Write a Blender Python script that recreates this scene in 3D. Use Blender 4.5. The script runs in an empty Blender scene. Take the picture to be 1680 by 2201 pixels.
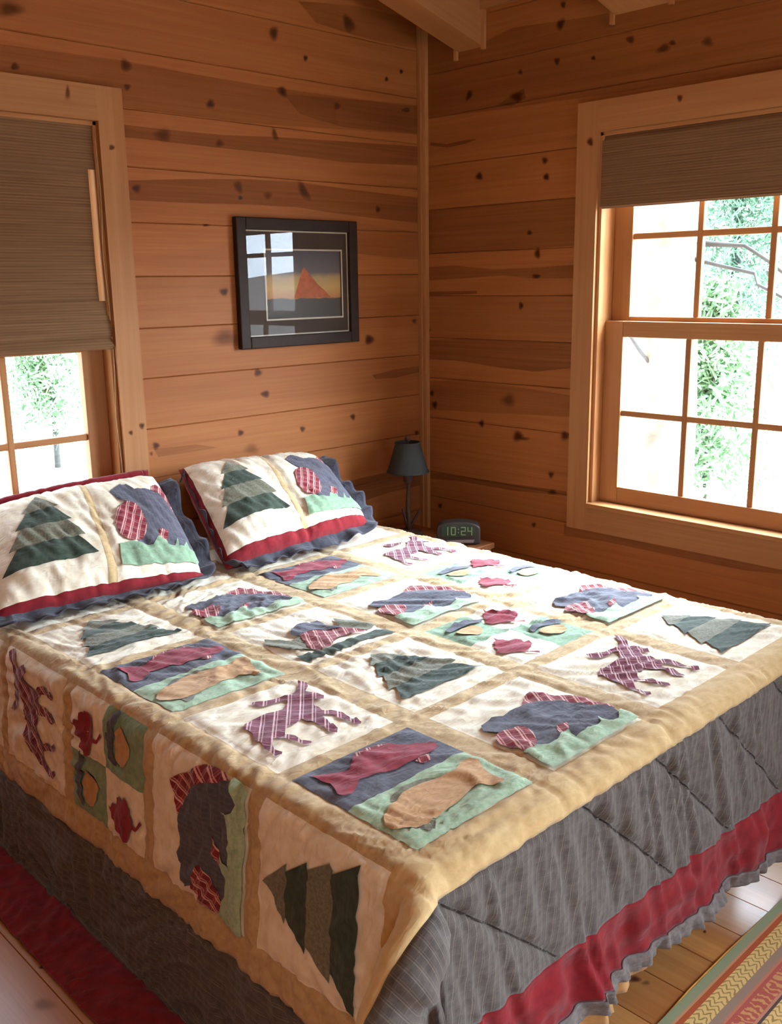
import bpy, bmesh, math, random
import numpy as np
from mathutils import Vector, Matrix
from mathutils.geometry import tessellate_polygon

random.seed(7)
rng = np.random.RandomState(11)
SC = bpy.context.scene
COL = SC.collection

# ------------------------------------------------------------------ camera
F_PX, YAW, PITCH, ROLL = 2072.12078, 0.769577805, -0.233720227, -0.0154250777
PW, PH = 1680.0, 2201.0
CAM = np.array([-3.09982303, -2.98011697, 1.52])


def cam_axes():
    cy, sy, cp, sp, cr, sr = (math.cos(YAW), math.sin(YAW), math.cos(PITCH), math.sin(PITCH), math.cos(ROLL), math.sin(ROLL))
    fwd = np.array([sy * cp, cy * cp, sp])
    r = np.array([cy, -sy, 0.0])
    u = np.cross(r, fwd)
    return np.array([cr * r + sr * u, -sr * r + cr * u, -fwd])


AX = cam_axes()


def ray(px, py):
    return AX.T @ np.array([(px - PW / 2) / F_PX, -(py - PH / 2) / F_PX, -1.0])


def on_z(px, py, z):
    d = ray(px, py)
    return CAM + d * ((z - CAM[2]) / d[2])


def on_x(px, py, x):
    d = ray(px, py)
    return CAM + d * ((x - CAM[0]) / d[0])


def on_y(px, py, y):
    d = ray(px, py)
    return CAM + d * ((y - CAM[1]) / d[1])


def at_dist(px, py, dist):
    d = ray(px, py)
    return CAM + d * (dist / math.hypot(d[0], d[1]))


cam_data = bpy.data.cameras.new('camera')
cam = bpy.data.objects.new('camera', cam_data)
COL.objects.link(cam)
mw = Matrix.Identity(4)
for i in range(3):
    for j in range(3):
        mw[i][j] = AX[j][i]
    mw[i][3] = CAM[i]
cam.matrix_world = mw
cam_data.sensor_fit = 'HORIZONTAL'
cam_data.sensor_width = 36.0
cam_data.lens = F_PX / PW * 36.0
cam_data.clip_start = 0.02
cam_data.clip_end = 200
SC.camera = cam


# ------------------------------------------------------------------ materials
def lin(r, g, b):
    def c(v):
        v /= 255.0
        return v / 12.92 if v <= 0.04045 else ((v + 0.055) / 1.055) ** 2.4
    return (c(r), c(g), c(b), 1.0)


class NT:
    def __init__(self, name):
        self.m = bpy.data.materials.new(name)
        self.m.use_nodes = True
        self.t = self.m.node_tree
        self.t.nodes.clear()

    def n(self, kind, **kw):
        nd = self.t.nodes.new(kind)
        for k, v in kw.items():
            if k.startswith('i_'):
                nd.inputs[k[2:]].default_value = v
            elif k.startswith('x_'):
                nd.inputs[int(k[2:])].default_value = v
            else:
                setattr(nd, k, v)
        return nd

    def l(self, a, b):
        self.t.links.new(a, b)

    def math(self, op, a, b=None, clamp=False):
        nd = self.t.nodes.new('ShaderNodeMath')
        nd.operation = op
        nd.use_clamp = clamp
        for i, v in enumerate((a, b)):
            if v is None:
                continue
            if isinstance(v, (int, float)):
                nd.inputs[i].default_value = v
            else:
                self.l(v, nd.inputs[i])
        return nd.outputs[0]

    def mix(self, fac, a, b, blend='MIX'):
        nd = self.t.nodes.new('ShaderNodeMix')
        nd.data_type = 'RGBA'
        nd.blend_type = blend
        for idx, v in ((0, fac), (6, a), (7, b)):
            if isinstance(v, (int, float, tuple)):
                nd.inputs[idx].default_value = v
            else:
                self.l(v, nd.inputs[idx])
        return nd.outputs[2]

    def ramp(self, fac, stops):
        nd = self.t.nodes.new('ShaderNodeValToRGB')
        el = nd.color_ramp.elements
        while len(el) < len(stops):
            el.new(0.5)
        for e, (p, c) in zip(el, stops):
            e.position = p
            e.color = c
        self.l(fac, nd.inputs[0])
        return nd.outputs[0]

    def out(self, shader):
        o = self.t.nodes.new('ShaderNodeOutputMaterial')
        self.l(shader, o.inputs[0])
        return self.m


def principled(nt, color, rough=0.6, bump=None, bstr=0.3, bdist=0.002, **kw):
    p = nt.n('ShaderNodeBsdfPrincipled')
    if isinstance(color, tuple):
        p.inputs['Base Color'].default_value = color
    else:
        nt.l(color, p.inputs['Base Color'])
    if isinstance(rough, (int, float)):
        p.inputs['Roughness'].default_value = rough
    else:
        nt.l(rough, p.inputs['Roughness'])
    for k, v in kw.items():
        p.inputs[k.replace('_', ' ')].default_value = v
    if bump is not None:
        b = nt.n('ShaderNodeBump')
        b.inputs['Strength'].default_value = bstr
        b.inputs['Distance'].default_value = bdist
        nt.l(bump, b.inputs['Height'])
        nt.l(b.outputs[0], p.inputs['Normal'])
    return p


def uv_vec(nt, su, sv, use_rnd=True):
    uv = nt.n('ShaderNodeUVMap')
    uv.uv_map = 'UVMap'
    sep = nt.n('ShaderNodeSeparateXYZ')
    nt.l(uv.outputs[0], sep.inputs[0])
    comb = nt.n('ShaderNodeCombineXYZ')
    nt.l(nt.math('MULTIPLY', sep.outputs[0], su), comb.inputs[0])
    nt.l(nt.math('MULTIPLY', sep.outputs[1], sv), comb.inputs[1])
    if use_rnd:
        at = nt.n('ShaderNodeAttribute')
        at.attribute_name = 'rnd'
        nt.l(nt.math('MULTIPLY', at.outputs['Fac'], 40.0), comb.inputs[2])
    return comb.outputs[0]


def pine(name, light, mid, dark, rough=0.45, heart=0.5, coat=0.0, spec=0.4, tone=0.25):
    nt = NT(name)
    at = nt.n('ShaderNodeAttribute')
    at.attribute_name = 'rnd'
    # slow wandering heartwood bands
    n1 = nt.n('ShaderNodeTexNoise', i_Scale=1.0, i_Detail=2.0, i_Roughness=0.5)
    nt.l(uv_vec(nt, 0.55, 7.0), n1.inputs['Vector'])
    band = nt.ramp(n1.outputs['Fac'], [(0.50, (0, 0, 0, 1)), (0.60, (1, 1, 1, 1))])
    # growth rings / grain
    n2 = nt.n('ShaderNodeTexNoise', i_Scale=1.0, i_Detail=4.0, i_Roughness=0.65)
    nt.l(uv_vec(nt, 1.6, 70.0), n2.inputs['Vector'])
    n3 = nt.n('ShaderNodeTexNoise', i_Scale=1.0, i_Detail=2.0)
    nt.l(uv_vec(nt, 4.0, 260.0), n3.inputs['Vector'])
    grain = nt.math('ADD', nt.math('MULTIPLY', n2.outputs['Fac'], 0.7), nt.math('MULTIPLY', n3.outputs['Fac'], 0.3))
    c = nt.ramp(grain, [(0.3, light), (0.7, mid)])
    c = nt.mix(nt.math('MULTIPLY', band, heart), c, dark)
    # board to board tone
    tn = nt.math('ADD', nt.math('MULTIPLY', nt.math('FRACT', nt.math('MULTIPLY', at.outputs['Fac'], 7.31)), tone), 1.0 - tone)
    tv = nt.n('ShaderNodeCombineXYZ')
    for k in range(3):
        nt.l(tn, tv.inputs[k])
    c = nt.mix(1.0, c, tv.outputs[0], 'MULTIPLY')
    p = principled(nt, c, rough, bump=grain, bstr=0.12, bdist=0.002)
    p.inputs['Specular IOR Level'].default_value = spec
    if coat:
        p.inputs['Coat Weight'].default_value = coat
        p.inputs['Coat Roughness'].default_value = 0.2
    return nt.out(p.outputs[0])


def fabric(name, base, base2=None, speck=40.0, bstr=0.5, plaid=None, pucker=34.0, weave=True, sheen=0.15):
    """woven cotton; plaid = (line colour, period, width, strength, angle)"""
    nt = NT(name)
    uv = nt.n('ShaderNodeUVMap')
    uv.uv_map = 'UVMap'
    nz = nt.n('ShaderNodeTexNoise', i_Scale=speck, i_Detail=3.0, i_Roughness=0.6)
    nt.l(uv.outputs[0], nz.inputs['Vector'])
    b2 = base2 if base2 else tuple(min(1, v * 0.82) for v in base[:3]) + (1,)
    c = nt.ramp(nz.outputs['Fac'], [(0.38, base), (0.66, b2)])
    if plaid:
        lc, per, wid, st, ang = plaid
        mp = nt.n('ShaderNodeMapping')
        mp.inputs['Rotation'].default_value = (0, 0, ang)
        nt.l(uv.outputs[0], mp.inputs['Vector'])
        sp = nt.n('ShaderNodeSeparateXYZ')
        nt.l(mp.outputs[0], sp.inputs[0])
        for k, s in ((0, st), (1, st * 0.25)):
            fr = nt.math('FRACT', nt.math('DIVIDE', nt.math('ADD', sp.outputs[k], 20.0), per))
            tri = nt.math('ABSOLUTE', nt.math('SUBTRACT', fr, 0.5))
            ln = nt.math('LESS_THAN', tri, wid / per / 2)
            fr2 = nt.math('ABSOLUTE', nt.math('SUBTRACT', fr, 0.74))
            ln2 = nt.math('MULTIPLY', nt.math('LESS_THAN', fr2, wid / per / 3), 0.7)
            c = nt.mix(nt.math('MULTIPLY', nt.math('MAXIMUM', ln, ln2), s), c, lc)
    mp2 = nt.n('ShaderNodeMapping')
    mp2.inputs['Rotation'].default_value = (0, 0, 0.8)
    mp2.inputs['Scale'].default_value = (0.45, 1.25, 1.0)
    nt.l(uv.outputs[0], mp2.inputs['Vector'])
    pk = nt.n('ShaderNodeTexNoise', i_Scale=pucker, i_Detail=2.0, i_Roughness=0.5, i_Distortion=0.6)
    nt.l(mp2.outputs[0], pk.inputs['Vector'])
    rid = nt.math('SUBTRACT', 1.0, nt.math('MULTIPLY', nt.math('ABSOLUTE', nt.math('SUBTRACT', pk.outputs['Fac'], 0.5)), 4.0), clamp=True)
    fine = nt.n('ShaderNodeTexNoise', i_Scale=600.0, i_Detail=1.0)
    nt.l(uv.outputs[0], fine.inputs['Vector'])
    h = nt.math('ADD', rid, nt.math('MULTIPLY', fine.outputs['Fac'], 0.06))
    p = principled(nt, c, 0.88, bump=h, bstr=bstr * 0.6, bdist=0.004)
    p.inputs['Specular IOR Level'].default_value = 0.15
    p.inputs['Sheen Weight'].default_value = sheen
    p.inputs['Sheen Roughness'].default_value = 0.5
    return nt.out(p.outputs[0])


def plain(name, color, rough=0.5, metallic=0.0, noise=0.12, scale=30.0, **kw):
    nt = NT(name)
    tc = nt.n('ShaderNodeTexCoord')
    nz = nt.n('ShaderNodeTexNoise', i_Scale=scale, i_Detail=3.0)
    nt.l(tc.outputs['Object'], nz.inputs['Vector'])
    d = tuple(v * (1 - noise * 2) for v in color[:3]) + (1,)
    c = nt.ramp(nz.outputs['Fac'], [(0.3, color), (0.7, d)])
    p = principled(nt, c, rough, Metallic=metallic, **kw)
    return nt.out(p.outputs[0])


def glass_pane(name, strength=1.0):
    nt = NT(name)
    fr = nt.n('ShaderNodeFresnel')
    ge = nt.n('ShaderNodeNewGeometry')
    # thin sheet: the same reflectance from both faces
    nt.l(nt.math('ADD', nt.math('MULTIPLY', ge.outputs['Backfacing'], 1 / 1.5 - 1.5), 1.5), fr.inputs['IOR'])
    tr = nt.n('ShaderNodeBsdfTransparent')
    tr.inputs[0].default_value = (0.97, 0.985, 0.98, 1)
    gl = nt.n('ShaderNodeBsdfGlossy', i_Roughness=0.0)
    mx = nt.n('ShaderNodeMixShader')
    nt.l(nt.math('MULTIPLY', fr.outputs[0], strength), mx.inputs[0])
    nt.l(tr.outputs[0], mx.inputs[1])
    nt.l(gl.outputs[0], mx.inputs[2])
    return nt.out(mx.outputs[0])


def decal_mat(name, color, alpha, radial=True):
    """dark knot or heartwood figure in a board, fading at its rim"""
    nt = NT(name)
    uv = nt.n('ShaderNodeUVMap')
    uv.uv_map = 'UVMap'
    at = nt.n('ShaderNodeAttribute')
    at.attribute_name = 'rnd'
    tr = nt.n('ShaderNodeBsdfTransparent')
    if radial:
        ln = nt.n('ShaderNodeVectorMath', operation='LENGTH')
        nt.l(uv.outputs[0], ln.inputs[0])
        c = nt.ramp(ln.outputs['Value'], [(0.0, tuple(v * 0.45 for v in color[:3]) + (1,)), (0.6, color), (1.0, tuple(min(1, v * 1.7) for v in color[:3]) + (1,))])
        a = nt.ramp(ln.outputs['Value'], [(0.35, (1, 1, 1, 1)), (1.0, (0, 0, 0, 1))])
        f = nt.math('MULTIPLY', nt.math('MULTIPLY', a, at.outputs['Fac']), alpha)
    else:
        nz = nt.n('ShaderNodeTexNoise', i_Scale=1.0, i_Detail=3.0)
        nt.l(uv_vec(nt, 2.0, 90.0, False), nz.inputs['Vector'])
        c = color
        f = nt.math('MULTIPLY', nt.math('MULTIPLY', nt.math('ADD', nz.outputs['Fac'], 0.5), at.outputs['Fac']), alpha)
    p = principled(nt, c, 0.55)
    p.inputs['Specular IOR Level'].default_value = 0.18
    mx = nt.n('ShaderNodeMixShader')
    nt.l(f, mx.inputs[0])
    nt.l(tr.outputs[0], mx.inputs[1])
    nt.l(p.outputs[0], mx.inputs[2])
    return nt.out(mx.outputs[0])


M = {}
M['wall'] = pine('knotty_pine_boards', lin(174, 112, 62), lin(156, 93, 48), lin(129, 69, 34), 0.55, 0.22, spec=0.18, tone=0.14)
M['trim'] = pine('pine_trim', lin(184, 134, 86), lin(170, 116, 70), lin(152, 94, 52), 0.5, 0.3, spec=0.2, tone=0.12)
M['ceil'] = pine('pine_ceiling', lin(160, 102, 60), lin(144, 86, 48), lin(134, 78, 42), 0.5, 0.4)
M['floor'] = pine('varnished_pine_floor', lin(204, 148, 90), lin(184, 122, 66), lin(148, 86, 44), 0.3, 0.5, coat=0.22, spec=0.3)
M['knot'] = decal_mat('pine_knot', lin(100, 52, 26), 0.85)
M['heart'] = decal_mat('pine_heartwood', lin(132, 76, 42), 0.5, radial=False)
M['glass'] = glass_pane('window_glass')
M['picglass'] = glass_pane('picture_glass', 0.6)

M['cream'] = fabric('cream_print_cotton', lin(238, 228, 206), lin(222, 206, 174), 28)
M['tan'] = fabric('tan_sashing_cotton', lin(196, 168, 124), lin(180, 150, 106), 60, 0.6)
M['gold'] = fabric('golden_tan_border_cotton', lin(204, 174, 124), lin(194, 162, 110), 60, 0.35)
M['navy'] = fabric('slate_navy_cotton', lin(88, 86, 95), lin(72, 71, 80), 50, 0.6, plaid=(lin(112, 108, 120), 0.012, 0.002, 0.35, 0.0))
M['mint'] = fabric('mint_green_print', lin(172, 192, 160), lin(142, 170, 138), 90, 0.6)
M['sage'] = fabric('sage_green_cotton', lin(140, 164, 134), lin(118, 146, 116), 60, 0.6)
M['redplaid'] = fabric('red_plaid_cotton', lin(138, 42, 52), lin(104, 26, 36), 50, 0.5, plaid=(lin(226, 176, 166), 0.026, 0.0042, 0.85, 0.5))
M['maroonplaid'] = fabric('maroon_plaid_cotton', lin(122, 54, 72), lin(98, 42, 58), 50, 0.5, plaid=(lin(224, 186, 186), 0.027, 0.0036, 0.9, 0.7))
M['maroon'] = fabric('maroon_cotton', lin(146, 44, 58), lin(128, 36, 50), 50, 0.5)
M['ochre'] = fabric('ochre_cotton', lin(196, 154, 108), lin(180, 138, 92), 50, 0.6)
M['olive'] = fabric('grey_olive_cotton', lin(126, 124, 104), lin(100, 98, 80), 140, 0.5)
M['pine'] = fabric('dark_pine_green_cotton', lin(64, 76, 62), lin(50, 60, 48), 60, 0.5)
M['plaid'] = fabric('charcoal_windowpane_plaid', lin(94, 88, 83), lin(78, 72, 68), 50, 0.35, plaid=(lin(142, 132, 118), 0.017, 0.0016, 0.45, 0.08))
M['red'] = fabric('barn_red_cotton', lin(132, 28, 34), lin(112, 20, 26), 30, 0.3)
M['ruffle'] = fabric('slate_ruffle_cotton', lin(120, 112, 108), lin(92, 86, 84), 60, 0.7)
M['rufnavy'] = fabric('navy_ruffle_cotton', lin(64, 63, 72), lin(48, 47, 55), 60, 0.7)
M['backing'] = fabric('tan_backing_cotton', lin(196, 150, 96), None, 40, 0.4)
M['crease_shade'] = fabric('dark_crease_shade', lin(44, 38, 36), None, 40, 0.2)  # shade colour for the crease strips on the foot panel
M['ticking'] = fabric('white_mattress_ticking', lin(226, 222, 214), None, 40, 0.3)


# ------------------------------------------------------------------ object helpers
def link(o, parent=None):
    COL.objects.link(o)
    if parent is not None:
        o.parent = parent
    return o


def tag(o, label=None, cat=None, group=None, kind=None):
    if label:
        o['label'] = label
    if cat:
        o['category'] = cat
    if group:
        o['group'] = group
    if kind:
        o['kind'] = kind
    return o


def empty(name, loc=(0, 0, 0), rz=0.0):
    o = bpy.data.objects.new(name, None)
    o.location = loc
    o.rotation_euler = (0, 0, rz)
    o.empty_display_size = 0.1
    return link(o)


def mesh_np(name, V, Fc, mats, fmat=None, uv=None, rnd=None, parent=None, smooth=True):
    me = bpy.data.meshes.new(name)
    me.from_pydata([tuple(v) for v in V], [], [tuple(f) for f in Fc])
    for m in mats:
        me.materials.append(m)
    if fmat is not None:
        me.polygons.foreach_set('material_index', np.asarray(fmat, dtype=np.int32))
    if uv is not None:
        lay = me.uv_layers.new(name='UVMap')
        lay.data.foreach_set('uv', np.asarray(uv, dtype=np.float32).ravel())
    if rnd is not None:
        at = me.attributes.new('rnd', 'FLOAT', 'FACE')
        at.data.foreach_set('value', np.asarray(rnd, dtype=np.float32))
    if smooth:
        me.polygons.foreach_set('use_smooth', np.ones(len(me.polygons), dtype=bool))
    me.update()
    o = bpy.data.objects.new(name, me)
    return link(o, parent)


class Acc:
    """collects boxes, quads and decals into ONE mesh"""

    def __init__(self):
        self.v, self.f, self.uv, self.m, self.r = [], [], [], [], []

    def face(self, pts, uvs, mat=0, rnd=0.5):
        b = len(self.v)
        self.v += [tuple(p) for p in pts]
        self.f.append(list(range(b, b + len(pts))))
        self.uv += [tuple(u) for u in uvs]
        self.m.append(mat)
        self.r.append(rnd)

    def box(self, lo, hi, axis=0, mat=0, rnd=None):
        """axis = grain direction"""
        lo, hi = [min(a, b) for a, b in zip(lo, hi)], [max(a, b) for a, b in zip(lo, hi)]
        rnd = random.random() if rnd is None else rnd
        off = (random.random() * 30, random.random() * 30)
        b = len(self.v)
        for z in (0, 1):
            for y in (0, 1):
                for x in (0, 1):
                    self.v.append((hi[0] if x else lo[0], hi[1] if y else lo[1], hi[2] if z else lo[2]))
        for q in ((0, 2, 3, 1), (4, 5, 7, 6), (0, 1, 5, 4), (2, 6, 7, 3), (0, 4, 6, 2), (1, 3, 7, 5)):
            self.f.append([b + i for i in q])
            others = [k for k in range(3) if k != axis]
            P = [self.v[b + i] for i in q]
            # across = the other axis that varies on this face
            var = [k for k in others if max(p[k] for p in P) - min(p[k] for p in P) > 1e-9]
            ac = var[0] if var else others[0]
            al = axis if max(p[axis] for p in P) - min(p[axis] for p in P) > 1e-9 else [k for k in others if k != ac][0]
            for p in P:
                self.uv.append((p[al] + off[0], p[ac] + off[1]))
            self.m.append(mat)
            self.r.append(rnd)

    def build(self, name, mats, parent=None, bevel=0.0, smooth=False):
        o = mesh_np(name, self.v, self.f, mats, self.m, self.uv, self.r, parent, smooth)
        if bevel:
            md = o.modifiers.new('bevel', 'BEVEL')
            md.width = bevel
            md.segments = 2
            md.limit_method = 'ANGLE'
        return o


def tube(path, radii, seg=12, cap=True):
    """verts, faces, uv loops of a tube along a polyline"""
    P = [Vector(p) for p in path]
    V, Fc, UV = [], [], []
    if not hasattr(radii, '__len__'):
        radii = [radii] * len(P)
    up = Vector((0.13, 0.21, 1)).normalized()
    dist = 0
    prev = None
    rings = []
    for i, p in enumerate(P):
        t = (P[min(i + 1, len(P) - 1)] - P[max(i - 1, 0)]).normalized()
        s = t.cross(up)
        if s.length < 1e-3:
            s = t.cross(Vector((1, 0, 0)))
        s.normalize()
        w = s.cross(t)
        if prev is not None:
            dist += (p - prev).length
        prev = p
        rings.append(dist)
        for k in range(seg):
            a = 2 * math.pi * k / seg
            V.append(p + (s * math.cos(a) + w * math.sin(a)) * radii[i])
    for i in range(len(P) - 1):
        for k in range(seg):
            k2 = (k + 1) % seg
            Fc.append([i * seg + k, i * seg + k2, (i + 1) * seg + k2, (i + 1) * seg + k])
            UV += [(rings[i], k / seg), (rings[i], (k + 1) / seg), (rings[i + 1], (k + 1) / seg), (rings[i + 1], k / seg)]
    if cap:
        n = len(P)
        Fc.append(list(range(seg))[::-1])
        UV += [(0, 0)] * seg
        Fc.append([(n - 1) * seg + k for k in range(seg)])
        UV += [(0, 0)] * seg
    return V, Fc, UV


def tube_obj(name, path, radii, mat, parent=None, seg=12):
    V, Fc, UV = tube(path, radii, seg)
    return mesh_np(name, V, Fc, [mat], uv=UV, parent=parent)


def lathe(name, prof, mat, parent=None, seg=40, loc=(0, 0, 0), smooth=True):
    V, Fc, UV = [], [], []
    for (r, z) in prof:
        for k in range(seg):
            a = 2 * math.pi * k / seg
            V.append((loc[0] + r * math.cos(a), loc[1] + r * math.sin(a), loc[2] + z))
    for i in range(len(prof) - 1):
        for k in range(seg):
            k2 = (k + 1) % seg
            Fc.append([i * seg + k, i * seg + k2, (i + 1) * seg + k2, (i + 1) * seg + k])
            UV += [(k / seg, prof[i][1]), ((k + 1) / seg, prof[i][1]), ((k + 1) / seg, prof[i + 1][1]), (k / seg, prof[i + 1][1])]
    return mesh_np(name, V, Fc, [mat], uv=UV, parent=parent, smooth=smooth)


# ------------------------------------------------------------------ room
ROOM_X0, ROOM_Y0 = -4.35, -4.9
WT = 0.15
SLOPE = 0.262
CEIL_Z = 2.57
OPEN_Z0, OPEN_Z1 = 0.672, 2.03
WIN_R = (-1.865, -0.89)     # opening along y in the right wall
FILL_WIN_R = (-3.95, -3.3)       # unseen right hand window, added to light the foot of the bed
FILL_WIN_L = (-4.35, -3.5)        # unseen left wall window, added to brighten the quilt's left side
WIN_B = (-2.465, -1.49)     # opening along x in the back wall


def plank_wall(name, axis, s0, s1, ztop, seams, d_in, d_out, holes, sign):
    """axis: wall runs along x (0) or y (1). inner face at d_in, outer at d_out"""
    A = Acc()

    def P(s, d, z):
        return (s, d, z) if axis == 0 else (d, s, z)

    def quad(sa, sb, za, zb, da, db, rnd, off):
        pts = [P(sa, da, za), P(sb, da, za), P(sb, db, zb), P(sa, db, zb)]
        if sign < 0:
            pts = pts[::-1]
        A.face(pts, [((p[axis]) + off[0], p[2] + off[1]) for p in pts], 0, rnd)

    g, dep = 0.0028, 0.005 * (1 if d_out > d_in else -1)
    for za, zb in zip(seams[:-1], seams[1:]):
        rnd = random.random()
        off = (random.random() * 40, random.random() * 40)
        cuts = sorted({za, zb} | {h[k] for h in holes for k in (2, 3) if za < h[k] < zb})
        for a, b in zip(cuts[:-1], cuts[1:]):
            spans = [(s0, s1)]
            for h in holes:
                if h[2] < (a + b) / 2 < h[3]:
                    ns = []
                    for (u, v) in spans:
                        if h[0] > u:
                            ns.append((u, min(v, h[0])))
                        if h[1] < v:
                            ns.append((max(u, h[1]), v))
                    spans = ns
            for (u, v) in spans:
                lo = a + (g if a == za else 0)
                hi = b - (g if b == zb else 0)
                quad(u, v, lo, hi, d_in, d_in, rnd, off)
                if a == za:
                    quad(u, v, a, lo, d_in + dep, d_in, rnd, off)
                if b == zb:
                    quad(u, v, hi, b, d_in, d_in + dep, rnd, off)
    # solid body behind the boards
    bz0, bz1 = seams[0], seams[-1]
    di = d_in + dep * 1.2
    if not holes:
        A.box(P(s0, di, bz0), P(s1, d_out, bz1), axis)
    else:
        hs = sorted(holes)
        cur = s0
        for h in hs:
            A.box(P(cur, di, bz0), P(h[0], d_out, bz1), axis)
            A.box(P(h[0], di, bz0), P(h[1], d_out, h[2]), axis)
            A.box(P(h[0], di, h[3]), P(h[1], d_out, bz1), axis)
            cur = h[1]
        A.box(P(cur, di, bz0), P(s1, d_out, bz1), axis)
    return A


def knot(A, fn, nrm, px, py, rx, ry, strength=1.0, mat=1, ang=0.0):
    """an oval knot drawn where the photo shows it on the board"""
    n = 18
    c = fn(px, py)
    pts, uvs = [], []
    for k in range(n):
        a = 2 * math.pi * k / n
        w = 1.0 + 0.12 * math.sin(3 * a + px)
        ex, ey = rx * 1.15 * math.cos(a) * w, ry * 1.15 * math.sin(a) * w
        ca, sa = math.cos(ang), math.sin(ang)
        q = fn(px + ex * ca - ey * sa, py + ex * sa + ey * ca)
        pts.append(q + np.array(nrm) * 0.0008)
        uvs.append((math.cos(a), math.sin(a)))
    c = c + np.array(nrm) * 0.0008
    for k in range(n):
        A.face([c, pts[k], pts[(k + 1) % n]], [(0, 0), uvs[k], uvs[(k + 1) % n]], mat, strength)


def streak(A, fn, nrm, poly, strength, axis, mat=2, lift=0.0005):
    pts = [fn(x, y) + np.array(nrm) * lift for x, y in poly]
    o = random.random() * 20
    two = [(p[axis], p[2]) for p in pts]
    tris = tessellate_polygon([[Vector((a, b, 0)) for a, b in two]])
    for t in tris:
        A.face([pts[i] for i in t], [(two[i][0] + o, two[i][1] + o) for i in t], mat, strength)


WALLM = [M['wall'], M['knot'], M['heart']]
seam_back = [0.0, 0.156, 0.332, 0.508, 0.684, 0.86, 1.035, 1.21, 1.38, 1.552, 1.727, 1.902, 2.08, 2.258, 2.44, 2.62, 2.8, 2.98, 3.16, 3.34, 3.52, 3.7, 3.9]
AB = plank_wall('wall_back', 0, ROOM_X0 - WT, WT, 3.9, seam_back, 0.0, WT, [(WIN_B[0], WIN_B[1], OPEN_Z0, OPEN_Z1)], 1)
fb = lambda x, y: on_y(x, y, 0.0)
nb = (0, -1, 0)
for poly, st in [
    ([(0, 95), (250, 128), (420, 160), (600, 190), (760, 212), (900, 225), (900, 290), (760, 280), (575, 268), (420, 250), (258, 230), (258, 195), (0, 165)], 0.42),
    ([(610, 203), (760, 214), (900, 228), (900, 288), (740, 274), (645, 246)], 0.55),
    ([(265, 268), (350, 278), (480, 290), (600, 295), (740, 304), (900, 315), (900, 356), (740, 349), (600, 331), (470, 318), (300, 298), (265, 295)], 0.72),
    ([(275, 388), (400, 385), (520, 385), (640, 391), (760, 408), (900, 425), (900, 480), (760, 464), (640, 446), (540, 440), (400, 436), (275, 430)], 0.62),
    ([(800, 806), (850, 794), (900, 786), (900, 800), (850, 812), (806, 815)], 0.7),
    ([(720, 1040), (800, 1022), (860, 1008), (903, 998), (905, 1042), (830, 1060), (760, 1085), (700, 1095)], 0.75),
    ([(330, 965), (420, 955), (470, 962), (410, 972), (340, 982)], 0.5),
    ([(640, 2), (760, 12), (860, 35), (900, 60), (900, 105), (840, 96), (760, 75), (680, 50)], 0.4),
    ([(760, 476), (900, 500), (905, 560), (765, 545)], 0.25),
]:
    streak(AB, fb, nb, poly, st, 0)
for k in [(588, 72, 10, 16), (748, 50, 11, 20, 1, -0.4), (656, 125, 5, 7), (830, 170, 4, 6), (862, 154, 4, 5), (32, 143, 9, 8), (270, 140, 11, 15, 1, -0.5), (273, 188, 7, 7), (452, 224, 9, 10), (606, 197, 9, 13, 1, -0.6), (724, 228, 7, 8), (350, 290, 17, 16, 0.5), (590, 288, 6, 15, 0.7, -0.3), (472, 308, 9, 8, 0.5), (293, 405, 10, 9), (512, 402, 8, 14, 0.7, -0.4), (516, 425, 5, 5), (575, 420, 9, 8, 0.5), (652, 410, 9, 24, 0.75, -0.5), (442, 484, 8, 3), (481, 627, 10, 9), (484, 727, 30, 20, 0.5), (793, 730, 10, 11), (554, 801, 9, 9), (570, 847, 10, 8), (335, 958, 8, 8), (325, 975, 4, 5, 0.6), (517, 930, 7, 7), (650, 922, 6, 6), (758, 896, 6, 7), (20, 20, 30, 17, 0.7), (872, 237, 9, 5), (812, 450, 6, 8), (540, 965, 16, 12, 0.35), (890, 690, 5, 6, 0.6), (895, 930, 5, 6)]:
    knot(AB, fb, nb, *(k[:4]), strength=k[4] if len(k) > 4 else 1.0, ang=k[5] if len(k) > 5 else 0.0)
tag(AB.build('wall_back', WALLM), kind='structure')

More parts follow.
